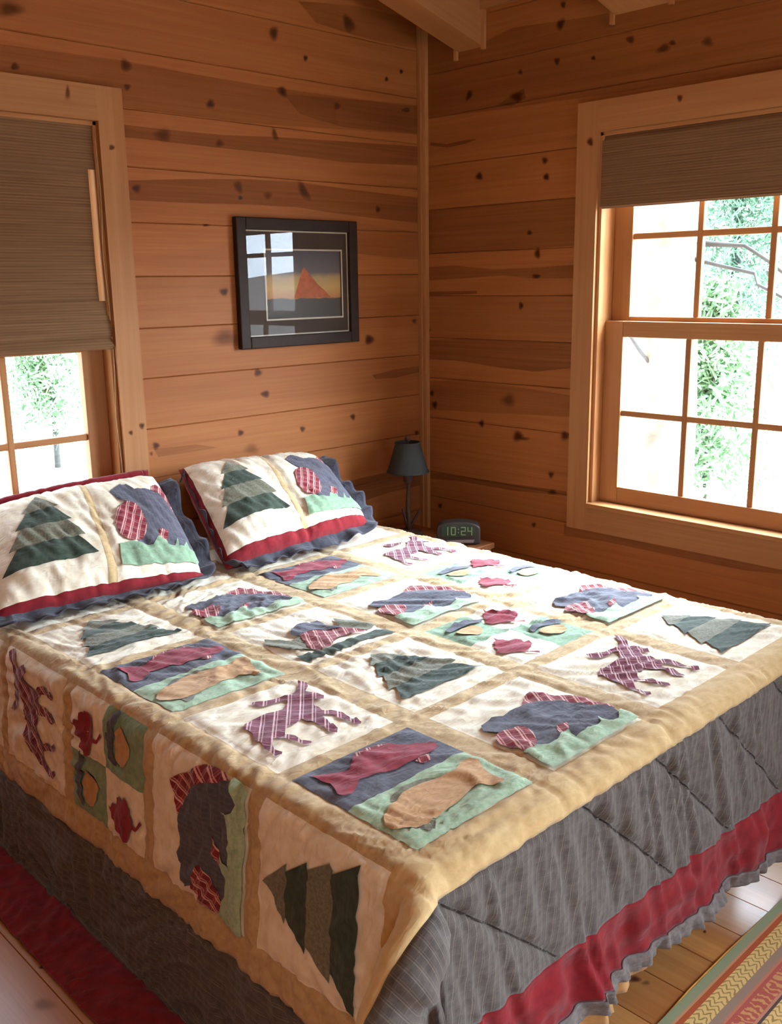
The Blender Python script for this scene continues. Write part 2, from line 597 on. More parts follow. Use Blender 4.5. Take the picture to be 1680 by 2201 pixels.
seam_right = [0.0, 0.05, 0.226, 0.402, 0.578, 0.69, 0.934, 1.11, 1.285, 1.462, 1.638, 1.815, 1.99, 2.18, 2.345, 2.52, 2.75]
AR = plank_wall('wall_right', 1, ROOM_Y0 - WT, WT, 2.75, seam_right, 0.0, WT, [(FILL_WIN_R[0], FILL_WIN_R[1], OPEN_Z0, OPEN_Z1), (WIN_R[0], WIN_R[1], OPEN_Z0, OPEN_Z1)], -1)
fr_ = lambda x, y: on_x(x, y, 0.0)
nr = (-1, 0, 0)
for poly, st in [
    ([(912, 70), (1000, 110), (1100, 60), (1240, 40), (1440, 5), (1680, -30), (1680, 148), (1250, 210), (1080, 235), (912, 255)], 0.5),
    ([(912, 452), (1040, 440), (1240, 424), (1240, 527), (1100, 538), (1000, 541), (912, 548)], 0.55),
    ([(912, 574), (980, 571), (1060, 579), (1150, 575), (1235, 569), (1235, 598), (1150, 599), (1080, 592), (1000, 598), (912, 603)], 0.6),
    ([(912, 627), (960, 626), (1025, 625), (1025, 631), (960, 634), (912, 636)], 0.9),
    ([(916, 731), (1000, 727), (1100, 731), (1228, 736), (1228, 791), (1150, 799), (1080, 791), (980, 775), (916, 772)], 0.75),
    ([(918, 820), (1000, 816), (1100, 830), (1228, 850), (1228, 896), (1100, 890), (1000, 885), (918, 880)], 0.4),
    ([(920, 1015), (1000, 1025), (1100, 1040), (1217, 1056), (1217, 1066), (1100, 1054), (1000, 1036), (920, 1028)], 0.75),
    ([(925, 306), (960, 310), (1000, 301), (1025, 299), (1000, 309), (960, 317), (925, 313)], 0.95),
    ([(1212, 1127), (1300, 1138), (1450, 1166), (1600, 1196), (1680, 1214), (1680, 1234), (1600, 1226), (1450, 1196), (1300, 1164), (1212, 1152)], 0.55),
    ([(1070, 225), (1100, 205), (1125, 190), (1130, 210), (1100, 228)], 0.8),
]:
    streak(AR, fr_, nr, poly, st, 1)
for k in [(1030, 379, 8, 9), (1171, 345, 7, 8), (1174, 380, 7, 8), (1138, 500, 6, 6), (1155, 545, 7, 12), (1152, 594, 9, 5), (1120, 657, 5, 8), (1092, 860, 16, 14, 0.5), (1035, 910, 6, 9), (1113, 938, 12, 12), (1128, 943, 12, 4, 0.6), (1214, 937, 10, 11), (928, 845, 5, 6), (934, 870, 6, 8), (1184, 1020, 7, 8), (1187, 1058, 9, 6, 0.7), (1205, 52, 8, 14, 0.9, 0.4), (1355, 85, 9, 8), (1425, 105, 16, 9, 0.8, -0.4), (1445, 92, 8, 6), (1520, 90, 12, 10, 0.7), (1197, 132, 6, 8), (1275, 125, 5, 5), (1110, 208, 13, 10, 0.7), (1008, 205, 6, 12, 0.9, 0.4), (1450, 1150, 6, 7), (1147, 1128, 5, 6, 0.8), (920, 710, 6, 6), (905, 728, 3, 4), (946, 1087, 5, 6, 0.8), (1118, 155, 5, 6, 0.6), (1210, 10, 6, 8, 0.7)]:
    knot(AR, fr_, nr, *(k[:4]), strength=k[4] if len(k) > 4 else 1.0, ang=k[5] if len(k) > 5 else 0.0)
tag(AR.build('wall_right', WALLM), kind='structure')

seam_plain = [i * 0.176 for i in range(23)]
AL = plank_wall('wall_left', 1, ROOM_Y0 - WT, WT, 3.9, seam_plain, ROOM_X0, ROOM_X0 - WT, [(FILL_WIN_L[0], FILL_WIN_L[1], OPEN_Z0, OPEN_Z1)], 1)
tag(AL.build('wall_left', WALLM), kind='structure')
FILL_WIN_F = (-1.75, -0.55)  # unseen front opening, added so daylight reaches the bed foot
AF = plank_wall('wall_front', 0, ROOM_X0 - WT, WT, 3.9, seam_plain, ROOM_Y0, ROOM_Y0 - WT, [(FILL_WIN_F[0], FILL_WIN_F[1], 0.672, 2.03)], -1)
tag(AF.build('wall_front', WALLM), kind='structure')

# floor boards run along y
AFl = Acc()
xs = [-1.0 + 0.1315 * k for k in range(0, 9)]
xs = sorted(set([round(v, 4) for v in xs] + [round(-1.0 - 0.1315 * k, 4) for k in range(1, 7)] + [-1.92, -2.05, -2.18, -2.37] + [round(-2.37 - 0.21 * k, 4) for k in range(1, 11)]))
xs = [v for v in xs if ROOM_X0 < v < 0.0]
xs = [ROOM_X0 - WT] + xs + [WT]
for xa, xb in zip(xs[:-1], xs[1:]):
    r = random.random()
    off = (random.random() * 40, random.random() * 40)
    g = 0.0016
    ya, yb = ROOM_Y0 - WT, WT
    for (x0, z0, x1, z1) in ((xa + g, 0, xb - g, 0), (xa, -0.005, xa + g, 0), (xb - g, 0, xb, -0.005)):
        pts = [(x0, ya, z0), (x1, ya, z1), (x1, yb, z1), (x0, yb, z0)]
        AFl.face(pts, [(p[1] + off[0], p[0] + off[1]) for p in pts], 0, r)
AFl.box((ROOM_X0 - WT, ROOM_Y0 - WT, -0.12), (WT, WT, -0.006), 1)
ffl = lambda x, y: on_z(x, y, 0.0)
for k in [(1364, 2105, 14, 8), (1388, 2113, 10, 5, 0.5), (1514, 2003, 4, 4), (88, 2080, 5, 4), (95, 2160, 26, 14, 0.35)]:
    knot(AFl, ffl, (0, 0, 1), *(k[:4]), strength=k[4] if len(k) > 4 else 1.0)
tag(AFl.build('floor', [M['floor'], M['knot']]), kind='structure')

# sloping board ceiling, low at the right wall
ACe = Acc()
xc = [0.16 - 0.15 * k for k in range(32)]
for xa, xb in zip(xc[1:], xc[:-1]):
    za, zb = CEIL_Z - SLOPE * xa, CEIL_Z - SLOPE * xb
    r, o = random.random(), random.random() * 30
    y0, y1 = ROOM_Y0 - WT, WT
    pts = [(xa + .002, y0, za), (xa + .002, y1, za), (xb - .002, y1, zb), (xb - .002, y0, zb)]
    ACe.face(pts, [(p[1] + o, p[0] + o) for p in pts], 0, r)
    up = [(p[0] + (-.002 if i < 2 else .002), p[1], p[2] + 0.006) for i, p in enumerate(pts)]
    up2 = [(p[0], p[1], p[2] + 0.1) for p in up]
    ACe.face(up, [(p[1] + o, p[0] + o) for p in up], 0, r)
    ACe.face(up2[::-1], [(p[1] + o, p[0] + o) for p in up2], 0, r)
tag(ACe.build('ceiling', [M['ceil']]), kind='structure')

# rafters
for (ya, yb) in [(-0.333, -0.206), (-1.141, -0.93), (-1.87, -1.74), (-2.6, -2.47), (-3.33, -3.2), (-4.06, -3.93)]:
    A = Acc()
    r, o = random.random(), random.random() * 30
    L = [(0.0, 2.405), (-4.35, 2.405 + SLOPE * 4.35)]
    U = [(0.0, CEIL_Z), (-4.35, CEIL_Z + SLOPE * 4.35)]
    (xa, za), (xb, zb) = L
    (_, ua), (_, ub) = U
    for pts in ([(xa, ya, za), (xa, yb, za), (xb, yb, zb), (xb, ya, zb)],
                [(xa, ya, za), (xb, ya, zb), (xb, ya, ub), (xa, ya, ua)],
                [(xa, yb, za), (xa, yb, ua), (xb, yb, ub), (xb, yb, zb)]):
        flat = abs(pts[0][1] - pts[1][1]) > 1e-6
        A.face(pts, [(p[0] + o, (p[1] if flat else p[2] + SLOPE * p[0]) + o) for p in pts], 0, r)
    tag(A.build('ceiling_beam', [M['trim']]), kind='structure')
    # small cover strips where the rafter meets the wall
    T = Acc()
    T.box((-0.014, ya - 0.016, 2.395), (0, ya, CEIL_Z), 2)
    T.box((-0.014, yb, 2.375), (0, yb + 0.014, CEIL_Z), 2)
    tag(T.build('trim_rafter', [M['trim']]), kind='structure')
T = Acc()
T.box((-0.02, ROOM_Y0, 2.535), (0, 0, CEIL_Z), 1)
tag(T.build('trim_cornice', [M['trim']]), kind='structure')

# corner trim + baseboards
T = Acc()
T.box((-0.028, -0.02, 0), (0, 0, 2.6), 2)
T.box((-0.02, -0.04, 0), (0, -0.02, 2.6), 2)
ft = lambda x, y: on_y(x, y, -0.02)
tag(T.build('trim_corner', [M['trim']], bevel=0.002), kind='structure')
T = Acc()
T.box((ROOM_X0, -0.018, 0), (-0.03, 0, 0.13), 0)
tag(T.build('baseboard_back', [M['trim']], bevel=0.003), kind='structure')
T = Acc()
T.box((-0.018, ROOM_Y0, 0), (0, -0.045, 0.13), 1)
tag(T.build('baseboard_right', [M['trim']], bevel=0.003), kind='structure')


def window(name, axis, s0, s1, near_sign, z0=OPEN_Z0, z1=OPEN_Z1, base=0.0, outsign=1, knots=None, fn=None, nrm=None, cols=3, cw=(0.09, 0.09)):
    root = empty(name, (0, 0, 0))
    tag(root, kind='structure')

    def P(s, d, z):
        d = base + outsign * d
        return (s, d, z) if axis == 0 else (d, s, z)

    sa = axis
    C = Acc()
    c, t = cw[0], 0.02
    C.box(P(s0 - c, -t, z0 - 0.105), P(s0, 0, z1 + 0.105), 2)
    C.box(P(s1, -t, z0 - 0.105), P(s1 + c, 0, z1 + 0.105), 2)
    C.box(P(s0, -t, z1), P(s1, 0, z1 + 0.105), sa)
    C.box(P(s0, -t, z0 - 0.105), P(s1, 0, z0), sa)
    for k in (knots or []):
        knot(C, fn, nrm, *k)
    C.build('casing', [M['trim'], M['knot']], root)
    J = Acc()
    jt = 0.014
    J.box(P(s0, -0.004, z0), P(s0 + jt, WT + .01, z1), 2)
    J.box(P(s1 - jt, -0.004, z0), P(s1, WT + .01, z1), 2)
    J.box(P(s0, -0.004, z1 - jt), P(s1, WT + .01, z1), sa)
    J.build('jamb', [M['trim']], root, bevel=0.002)
    S = Acc()
    S.box(P(s0, -0.03, z0 - 0.012), P(s1, WT + .04, z0 + 0.006), sa)
    S.build('window_sill', [M['trim']], root, bevel=0.003)
    st = 0.078
    a, b = s0 + jt, s1 - jt
    wg = (b - a - 2 * st) / cols

    def sash(nm, d0, d1, za, zb, bot, top):
        K = Acc()
        K.box(P(a, d0, za), P(a + st, d1, zb), 2)
        K.box(P(b - st, d0, za), P(b, d1, zb), 2)
        K.box(P(a + st, d0, za), P(b - st, d1, za + bot), sa)
        K.box(P(a + st, d0, zb - top), P(b - st, d1, zb), sa)
        g0, g1 = za + bot, zb - top
        for k in range(1, cols):
            K.box(P(a + st + wg * k - .011, d0 + .006, g0), P(a + st + wg * k + .011, d1 - .006, g1), 2)
        zm = (g0 + g1) / 2
        K.box(P(a + st, d0 + .007, zm - .011), P(b - st, d1 - .007, zm + .011), sa)
        so = K.build(nm, [M['trim']], root, bevel=0.003)
        G = Acc()
        dm = (d0 + d1) / 2
        pts = [P(a + st - .005, dm, g0 - .005), P(b - st + .005, dm, g0 - .005), P(b - st + .005, dm, g1 + .005), P(a + st - .005, dm, g1 + .005)]
        G.face(pts, [(p[sa], p[2]) for p in pts])
        G.build('window_pane', [M['glass']], so)

    sash('lower_sash', 0.046, 0.08, z0 + 0.006, 1.368, 0.065, 0.058)
    sash('upper_sash', 0.084, 0.118, 1.34, z1 - jt, 0.044, 0.06)
    return root


window('window_1', 0, WIN_B[0], WIN_B[1], 1, fn=lambda x, y: on_y(x, y, -0.02), nrm=nb,
       knots=[(240, 317, 6, 6), (145, 200, 6, 16, 0.7), (281, 930, 5, 5), (305, 915, 6, 7)])
window('window_2', 1, WIN_R[0], WIN_R[1], 1, fn=lambda x, y: on_x(x, y, -0.02), nrm=nr,
       knots=[(1268, 305, 7, 9), (1461, 211, 6, 8, 0.8)])
window('fill_window_4', 1, FILL_WIN_R[0], FILL_WIN_R[1], 1, cols=2)  # this and the next two are out of view, added as fill
window('fill_window_5', 1, FILL_WIN_L[0], FILL_WIN_L[1], 1, base=ROOM_X0, outsign=-1, cols=2)
window('fill_window_3', 0, FILL_WIN_F[0], FILL_WIN_F[1], 1, base=ROOM_Y0, outsign=-1, cols=4)


# ------------------------------------------------------------------ woven shades
def shade_mat(name, a, b, trans):
    nt = NT(name)
    uv = nt.n('ShaderNodeUVMap')
    uv.uv_map = 'UVMap'
    sp = nt.n('ShaderNodeSeparateXYZ')
    nt.l(uv.outputs[0], sp.inputs[0])
    cb = nt.n('ShaderNodeCombineXYZ')
    nt.l(nt.math('MULTIPLY', sp.outputs[0], 3.0), cb.inputs[0])
    nt.l(nt.math('MULTIPLY', sp.outputs[1], 190.0), cb.inputs[1])
    nz = nt.n('ShaderNodeTexNoise', i_Scale=1.0, i_Detail=2.0)
    nt.l(cb.outputs[0], nz.inputs['Vector'])
    w = nt.math('SINE', nt.math('MULTIPLY', sp.outputs[1], 2 * math.pi / 0.0085))
    h = nt.math('ADD', nt.math('MULTIPLY', w, 0.16), nt.math('MULTIPLY', nz.outputs['Fac'], 1.4))
    c = nt.ramp(nt.math('MULTIPLY', h, 0.7), [(0.25, a), (0.75, b)])
    p = principled(nt, c, 0.85, bump=h, bstr=0.4, bdist=0.002)
    p.inputs['Specular IOR Level'].default_value = 0.1
    tl = nt.n('ShaderNodeBsdfTranslucent')
    nt.l(c, tl.inputs[0])
    mx = nt.n('ShaderNodeMixShader')
    mx.inputs[0].default_value = trans
    nt.l(p.outputs[0], mx.inputs[1])
    nt.l(tl.outputs[0], mx.inputs[2])
    return nt.out(mx.outputs[0])


M['shade'] = shade_mat('woven_wood_shade', lin(138, 106, 76), lin(108, 80, 54), 0.05)
M['cord'] = plain('shade_cord', lin(214, 190, 140), 0.7)


def shade_sheet(A, P, s0, s1, prof, sa):
    """a cloth sheet following the profile [(d, z)], 4 mm thick"""
    n = 16
    for k in range(n):
        u0, u1 = s0 + (s1 - s0) * k / n, s0 + (s1 - s0) * (k + 1) / n
        dist = 0.0
        for (da, za), (db, zb) in zip(prof[:-1], prof[1:]):
            ln = math.hypot(db - da, zb - za)
            for off in (0.0, 0.004):
                pts = [P(u0, da + off, za), P(u1, da + off, za), P(u1, db + off, zb), P(u0, db + off, zb)]
                if off == 0.0:
                    pts = pts[::-1]
                A.face(pts, [(p[sa], p[2]) for p in pts])
            dist += ln
        # closing edges
    for (da, za), (db, zb) in zip(prof[:-1], prof[1:]):
        for s in (s0, s1):
            pts = [P(s, da, za), P(s, da + .004, za), P(s, db + .004, zb), P(s, db, zb)]
            A.face(pts, [(p[sa], p[2]) for p in pts])


PB = lambda s, d, z: (s, d, z)
PR = lambda s, d, z: (d, s, z)

# left window shade, lowered most of the way, with a folded hem stack
r1 = tag(empty('woven_shade', (-1.98, 0.0, 2.03)), 'brown woven wood shade lowered over most of the window by the pillows', 'window shade')
A = Acc()
shade_sheet(A, PB, WIN_B[0] + 0.026, WIN_B[1] - 0.031, [(0.016, 2.012), (0.016, 1.60), (0.012, 1.46), (0.006, 1.375)], 0)
o = A.build('shade_cloth', [M['shade']]); o.parent = r1; o.matrix_parent_inverse = Matrix.Translation(-Vector(r1.location))
A = Acc()
shade_sheet(A, PB, WIN_B[0] + 0.003, WIN_B[1] - 0.004, [(0.004, 2.026), (0.004, 1.885)], 0)
A.box((WIN_B[0] + .004, .01, 2.0), (WIN_B[1] - .004, .04, 2.028), 0)
o = A.build('valance', [M['shade']]); o.parent = r1; o.matrix_parent_inverse = Matrix.Translation(-Vector(r1.location))
for nm, (d0, d1, za, zb) in (('shade_fold', (-0.006, 0.0, 1.352, 1.475)), ('hem_fold', (-0.013, -0.005, 1.318, 1.36))):
    A = Acc()
    shade_sheet(A, PB, WIN_B[0] + 0.004, WIN_B[1] - 0.005, [(d1 + .004, zb), (d0, (za + zb) / 2), (d0 - .004, za + 0.01), (d0 + .006, za), (d1 + .012, za + 0.012)], 0)
    o = A.build(nm, [M['shade']]); o.parent = r1; o.matrix_parent_inverse = Matrix.Translation(-Vector(r1.location))
cp = [(-1.4985, -0.006 + 0.003 * math.sin(k * 1.7), 1.98 - 0.074 * k) for k in range(0, 18)]
cp = [(x + (0.004 * math.sin(k * .9)), y, z) for k, (x, y, z) in enumerate(cp)]
V, Fc, UV = tube(cp, 0.0016, 6)
o = mesh_np('pull_cord', V, Fc, [M['cord']], uv=UV); o.parent = r1; o.matrix_parent_inverse = Matrix.Translation(-Vector(r1.location))

# right window shade, raised to a short drop
r2 = tag(empty('woven_shade', (0.0, -1.38, 2.03)), 'grey brown woven wood shade raised near the top of the window by the night lamp', 'window shade')
A = Acc()
shade_sheet(A, PR, WIN_R[0] + 0.006, WIN_R[1] - 0.008, [(0.012, 2.026), (-0.004, 2.0), (-0.006, 1.83), (-0.006, 1.775), (0.0, 1.768), (0.008, 1.775)], 1)
A.box((.012, WIN_R[0] + .01, 1.99), (.04, WIN_R[1] - .01, 2.028), 1)
o = A.build('shade_cloth', [M['shade']]); o.parent = r2; o.matrix_parent_inverse = Matrix.Translation(-Vector(r2.location))
A = Acc()
shade_sheet(A, PR, WIN_R[0] + 0.012, WIN_R[1] - 0.014, [(0.03, 1.99), (0.02, 1.79), (0.024, 1.782), (0.03, 1.79), (0.034, 1.9)], 1)
o = A.build('shade_fold', [M['shade']]); o.parent = r2; o.matrix_parent_inverse = Matrix.Translation(-Vector(r2.location))


# ------------------------------------------------------------------ noise
_T = rng.rand(256, 256)


def vnoise(x, y):
    xi, yi = np.floor(x).astype(int), np.floor(y).astype(int)
    fx, fy = x - xi, y - yi
    fx, fy = fx * fx * (3 - 2 * fx), fy * fy * (3 - 2 * fy)
    g = lambda a, b: _T[a % 256, b % 256]
    return (g(xi, yi) * (1 - fx) + g(xi + 1, yi) * fx) * (1 - fy) + (g(xi, yi + 1) * (1 - fx) + g(xi + 1, yi + 1) * fx) * fy


def fbm(x, y, o=3):
    s, a, t = 0, 1.0, 0
    for k in range(o):
        s = s + a * vnoise(x * 2 ** k + 17.3 * k, y * 2 ** k + 9.1 * k)
        t += a
        a *= 0.5
    return s / t - 0.5


# ------------------------------------------------------------------ the quilt
TOPZ = 0.62
XL, XR, YF, RAD = -2.13, -0.655, -2.03, 0.05
BW, PX_ = 0.308, 0.373
BH, PY_ = 0.3265, 0.369
COLX = [-2.098 + PX_ * (k - 1) for k in range(5)]           # start of each block column, the first hangs
ROWY = [-1.9945 + PY_ * k for k in range(5)]                # bottom of each block row
A_TAN_L, A_DARK_L, A_RED_L, A_END_L = -2.546, -2.775, -2.905, -2.935
A_TAN_R, A_DARK_R, A_RED_R, A_END_R = -0.585, -0.42, -0.36, -0.337   # the quilt hangs short on the wall side
B_TAN, B_DARK, B_RED, B_END = -2.097, -2.385, -2.522, -2.552
B_HEAD = -0.035


def drape(A, B):
    oa, oar, ob = np.maximum(XL - A, 0), np.maximum(A - XR, 0), np.maximum(YF - B, 0)
    side = np.where(oar > 0, 1.0, -1.0)
    o = np.maximum(oa, oar)
    d = np.hypot(o, ob)
    th = np.arctan2(ob, o)
    deg = np.degrees(th)
    corner = (o > 0) & (ob > 0)
    bumpc = (1 - np.exp(-(ob / 0.035) ** 2)) * (1 - np.exp(-(o / 0.06) ** 2)) * np.exp(-(np.maximum(ob - 0.085, 0) / 0.085) ** 2)
    # the stiff quilt tents out over the mattress corner, then falls
    rad = RAD + np.where(corner, np.where(side > 0, 0.02, 0.165) * bumpc, 0.0)
    arc = rad * math.pi / 2
    t = np.minimum(d, arc) / rad
    hx, dz = rad * np.sin(t), rad * (1 - np.cos(t))
    L = np.maximum(d - arc, 0)
    s2 = np.sin(th) ** 2
    k = 0.93 + (np.clip(A, XL, XR) + 2.07) * 0.125
    L = L * (1 + (k - 1) * s2)
    slope = 0.06 * (1 - s2) + 0.035 * s2
    fl = np.where(corner, -0.34 * bumpc + 0.10 * np.exp(-((deg - 64) / 10) ** 2), 0.0)
    fl = np.where(side > 0, fl * 0.25, fl)
    sl = slope + fl
    hx = hx + L * sl
    dz = dz + L * np.sqrt(np.maximum(1 - sl * sl, 0.3))
    z = TOPZ - dz
    zf = 0.014
    under = np.maximum(zf - z, 0)
    z = np.maximum(z, zf)
    hx = hx + under * 0.95
    ph = th + np.where(corner, 0.15 * np.sin(2 * th), 0.0)
    x = np.clip(A, XL, XR) + side * np.cos(ph) * hx
    y = np.maximum(B, YF) - np.sin(ph) * hx
    return np.stack([x, y, z], -1)


def disp(A, B):
    o = np.maximum(np.maximum(XL - A, 0), np.maximum(A - XR, 0))
    ob = np.maximum(YF - B, 0)
    hang = np.clip(np.hypot(o, ob) / 0.5, 0, 1)
    foot = np.clip(ob / 0.1, 0, 1)
    d = 0.010 * fbm(A * 2.3 + 3, B * 2.3, 2) * (1 - hang)
    # puckers: crossed by the quilting, drawn out along the bed diagonal
    tw = 1.2 * fbm(A * 2.1 + 7, B * 2.1, 2)
    u, v = (A - B) * 0.707, (A + B) * 0.707
    u, v = u * np.cos(tw) - v * np.sin(tw), u * np.sin(tw) + v * np.cos(tw)
    ridge = 1 - 2 * np.abs(fbm(u * 6, v * 21, 1)) * 1.6
    ridge2 = 1 - 2 * np.abs(fbm(u * 12 + 40, v * 44, 1)) * 1.6
    d = d + (0.0052 * (ridge - 0.6) + 0.0042 * (ridge2 - 0.6)) * (1 - foot * 0.8) * (0.55 + 0.9 * vnoise(A * 5, B * 5 + 3))
    d = d + 0.004 * fbm(A * 36, B * 36, 2)
    # seams pull down
    def groove(x, w=0.007, dep=0.0045):
        return -dep * np.exp(-(x / w) ** 2)
    inb = (B > B_TAN) & (A > A_TAN_L) & (A < A_TAN_R)
    g = np.zeros_like(A)
    for c in COLX:
        g = np.minimum(g, groove(A - c))
        g = np.minimum(g, groove(A - c - BW))
    for r in ROWY:
        g = np.minimum(g, groove(B - r))
        g = np.minimum(g, groove(B - r - BH))
    d = d + np.where(inb, g, 0)
    # foot panel: quilting seams and hanging folds
    for ka in (-3.16, -2.85, -2.54, -2.117, -1.72, -1.464, -1.197, -0.93, -0.66, -0.4):
        x = A - ka - (B_TAN - 0.02 - B) * 1.12
        g2 = -0.014 * np.exp(-np.abs(x / 0.013) ** 1.1)
        d = d + np.where((B < B_TAN) & (B > B_DARK), g2, 0)
    lean = (B_TAN - B) * 0.25
    fold = fbm((A - lean) * 9 + 5, B * 1.4, 3) * 0.030 + fbm((A - lean) * 24, B * 2.5 + 9, 2) * 0.016
    d = d + fold * foot * np.clip((YF - 0.04 - B) / 0.42, 0, 1)
    rip = 1 - 2 * np.abs(fbm((A - lean) * 30, B * 3.2 + 2, 1)) * 1.6
    d = d + 0.010 * (rip - 0.6) * foot * np.clip((YF - 0.03 - B) / 0.08, 0, 1)
    redm = np.clip((B_DARK - B) / 0.05, 0, 1)
    d = d + redm * (0.060 * fbm(A * 8.0 + 31, B * 9, 3) + 0.010 * np.sin(A * 26 + 3 * np.sin(A * 7)))
    sidef = np.clip(o / 0.12, 0, 1) * (1 - foot)
    d = d + sidef * (0.020 * fbm(B * 11 + 2, A * 1.5, 3) + 0.008 * fbm(B * 30, A * 3, 2)) * np.clip(o / 0.4, 0.25, 1)
    d = d + groove(B - B_TAN, 0.008, 0.004) + groove(A - A_TAN_L, 0.008, 0.004)
    lo = np.where((o + ob) > 0.02, -0.03, -0.006)
    return np.maximum(d, lo)


def quilt_surf(A, B, off=0.0):
    e = 1e-3
    P = drape(A, B)
    n = np.cross(drape(A + e, B) - P, drape(A, B + e) - P)
    n /= np.maximum(np.linalg.norm(n, axis=-1, keepdims=True), 1e-12)
    d = disp(A, B)
    P = P + n * (np.asarray(d) + off)[..., None]
    P[..., 2] = np.maximum(P[..., 2], 0.011 + 0.2 * np.maximum(off, 0))
    return P


def axis_pts(lo, hi, marks, h):
    m = sorted({round(v, 5) for v in marks if lo < v < hi} | {lo, hi})
    out = []
    for a, b in zip(m[:-1], m[1:]):
        n = max(1, int(math.ceil((b - a) / h)))
        out += [a + (b - a) * i / n for i in range(n)]
    return np.array(out + [hi])


LAY = {  # (row, col) -> block kind; columns 0 and 5 hang down the sides, row 0 is at the foot
    (0, 0): 'tree', (0, 1): 'fish', (0, 2): 'bear', (0, 3): 'moose', (0, 4): 'tree', (0, 5): 'fish',
    (1, 0): 'bear', (1, 1): 'moose', (1, 2): 'tree', (1, 3): 'leaf', (1, 4): 'bear', (1, 5): 'moose',
    (2, 0): 'leaf', (2, 1): 'fish', (2, 2): 'cub', (2, 3): 'bear', (2, 4): 'leaf', (2, 5): 'tree',
    (3, 0): 'moose', (3, 1): 'tree', (3, 2): 'bear', (3, 3): 'fish', (3, 4): 'moose', (3, 5): 'bear',
    (4, 0): 'fish', (4, 1): 'cream', (4, 2): 'cream', (4, 3): 'cream', (4, 4): 'cream', (4, 5): 'cream'}

marksA = [A_TAN_L, A_DARK_L, A_RED_L, A_TAN_R, A_DARK_R, A_RED_R] + [c for c in COLX] + [c + BW for c in COLX] + [c + BW / 2 for c in COLX]
marksB = [B_TAN, B_DARK, B_RED] + ROWY + [r + BH for r in ROWY] + [r + BH / 2 for r in ROWY]
GA = axis_pts(A_END_L, A_END_R, marksA, 0.0085)
GB = axis_pts(B_END, B_HEAD, marksB, 0.0085)

quilt = tag(empty('quilt', (-1.39, -1.03, TOPZ)),
            'patchwork quilt of bear, moose, tree and fish blocks spread over the whole bed', 'quilt')
QI = Matrix.Translation(-Vector(quilt.location))


def qlink(o, parent=None):
    o.parent = parent or quilt
    o.matrix_parent_inverse = QI
    return o


Agrid, Bgrid = np.meshgrid(GA, GB, indexing='ij')
QP = quilt_surf(Agrid, Bgrid)
nA, nB = Agrid.shape
ca, cb = (GA[:-1] + GA[1:]) / 2, (GB[:-1] + GB[1:]) / 2
_e = 1e-3
QN = np.cross(drape(Agrid + _e, Bgrid) - drape(Agrid, Bgrid), drape(Agrid, Bgrid + _e) - drape(Agrid, Bgrid))
QN /= np.maximum(np.linalg.norm(QN, axis=-1, keepdims=True), 1e-12)


def grid_surf(gx_, gy_, P, N):
    def f(a, b, off):
        i = np.clip(np.searchsorted(gx_, a, side='right') - 1, 0, len(gx_) - 2)
        j = np.clip(np.searchsorted(gy_, b, side='right') - 1, 0, len(gy_) - 2)
        u = ((a - gx_[i]) / (gx_[i + 1] - gx_[i]))[:, None]
        v = ((b - gy_[j]) / (gy_[j + 1] - gy_[j]))[:, None]

        def bl(G):
            return G[i, j] * (1 - u) * (1 - v) + G[i + 1, j] * u * (1 - v) + G[i, j + 1] * (1 - u) * v + G[i + 1, j + 1] * u * v
        return bl(P) + bl(N) * np.asarray(off)[:, None]
    return f


patch_surf = grid_surf(GA, GB, QP, QN)
QM = ['tan', 'cream', 'gold', 'sage']


def level(a, b):
    la = 0
    if a < A_RED_L or a > A_RED_R: la = 4
    elif a < A_DARK_L or a > A_DARK_R: la = 3
    elif a < A_TAN_L or a > A_TAN_R: la = 2
    lb = 0
    if b < B_RED: lb = 4
    elif b < B_DARK: lb = 3
    elif b < B_TAN: lb = 2
    return max(la, lb)


cell_level = np.zeros((nA - 1, nB - 1), int)
cell_mat = np.zeros((nA - 1, nB - 1), int)
for i, a in enumerate(ca):
    colk = next((k for k, c in enumerate(COLX) if c < a < c + BW), None)
    for j, b in enumerate(cb):
        cell_level[i, j] = level(a, b)
        rowk = next((k for k, r in enumerate(ROWY) if r < b < r + BH), None)
        if colk is not None and rowk is not None:
            kd = LAY[(rowk, colk)]
            m = 1
            if kd == 'leaf':
                left, low = a < COLX[colk] + BW / 2, b < ROWY[rowk] + BH / 2
                m = 3 if left != low else 1
            cell_mat[i, j] = m
        elif b < ROWY[0]:
            cell_mat[i, j] = 2
for nm, lv, mats in (('quilt_top', 0, [M[k] for k in QM]), ('plaid_border', 2, [M['plaid']]), ('red_border', 3, [M['red']])):
    idx = {}
    V, Fc, UV, FM = [], [], [], []
    for i, j in zip(*np.where(cell_level == lv)):
        f = []
        for (p, q) in ((i, j), (i + 1, j), (i + 1, j + 1), (i, j + 1)):
            if (p, q) not in idx:
                idx[(p, q)] = len(V)
                V.append(QP[p, q])
            f.append(idx[(p, q)])
            UV.append((Agrid[p, q], Bgrid[p, q]))
        Fc.append(f)
        FM.append(cell_mat[i, j] if lv == 0 else 0)
    o = mesh_np(nm, V, Fc, mats, FM, UV)
    md = o.modifiers.new('solid', 'SOLIDIFY')
    md.thickness = 0.007
    md.offset = -1
    qlink(o)

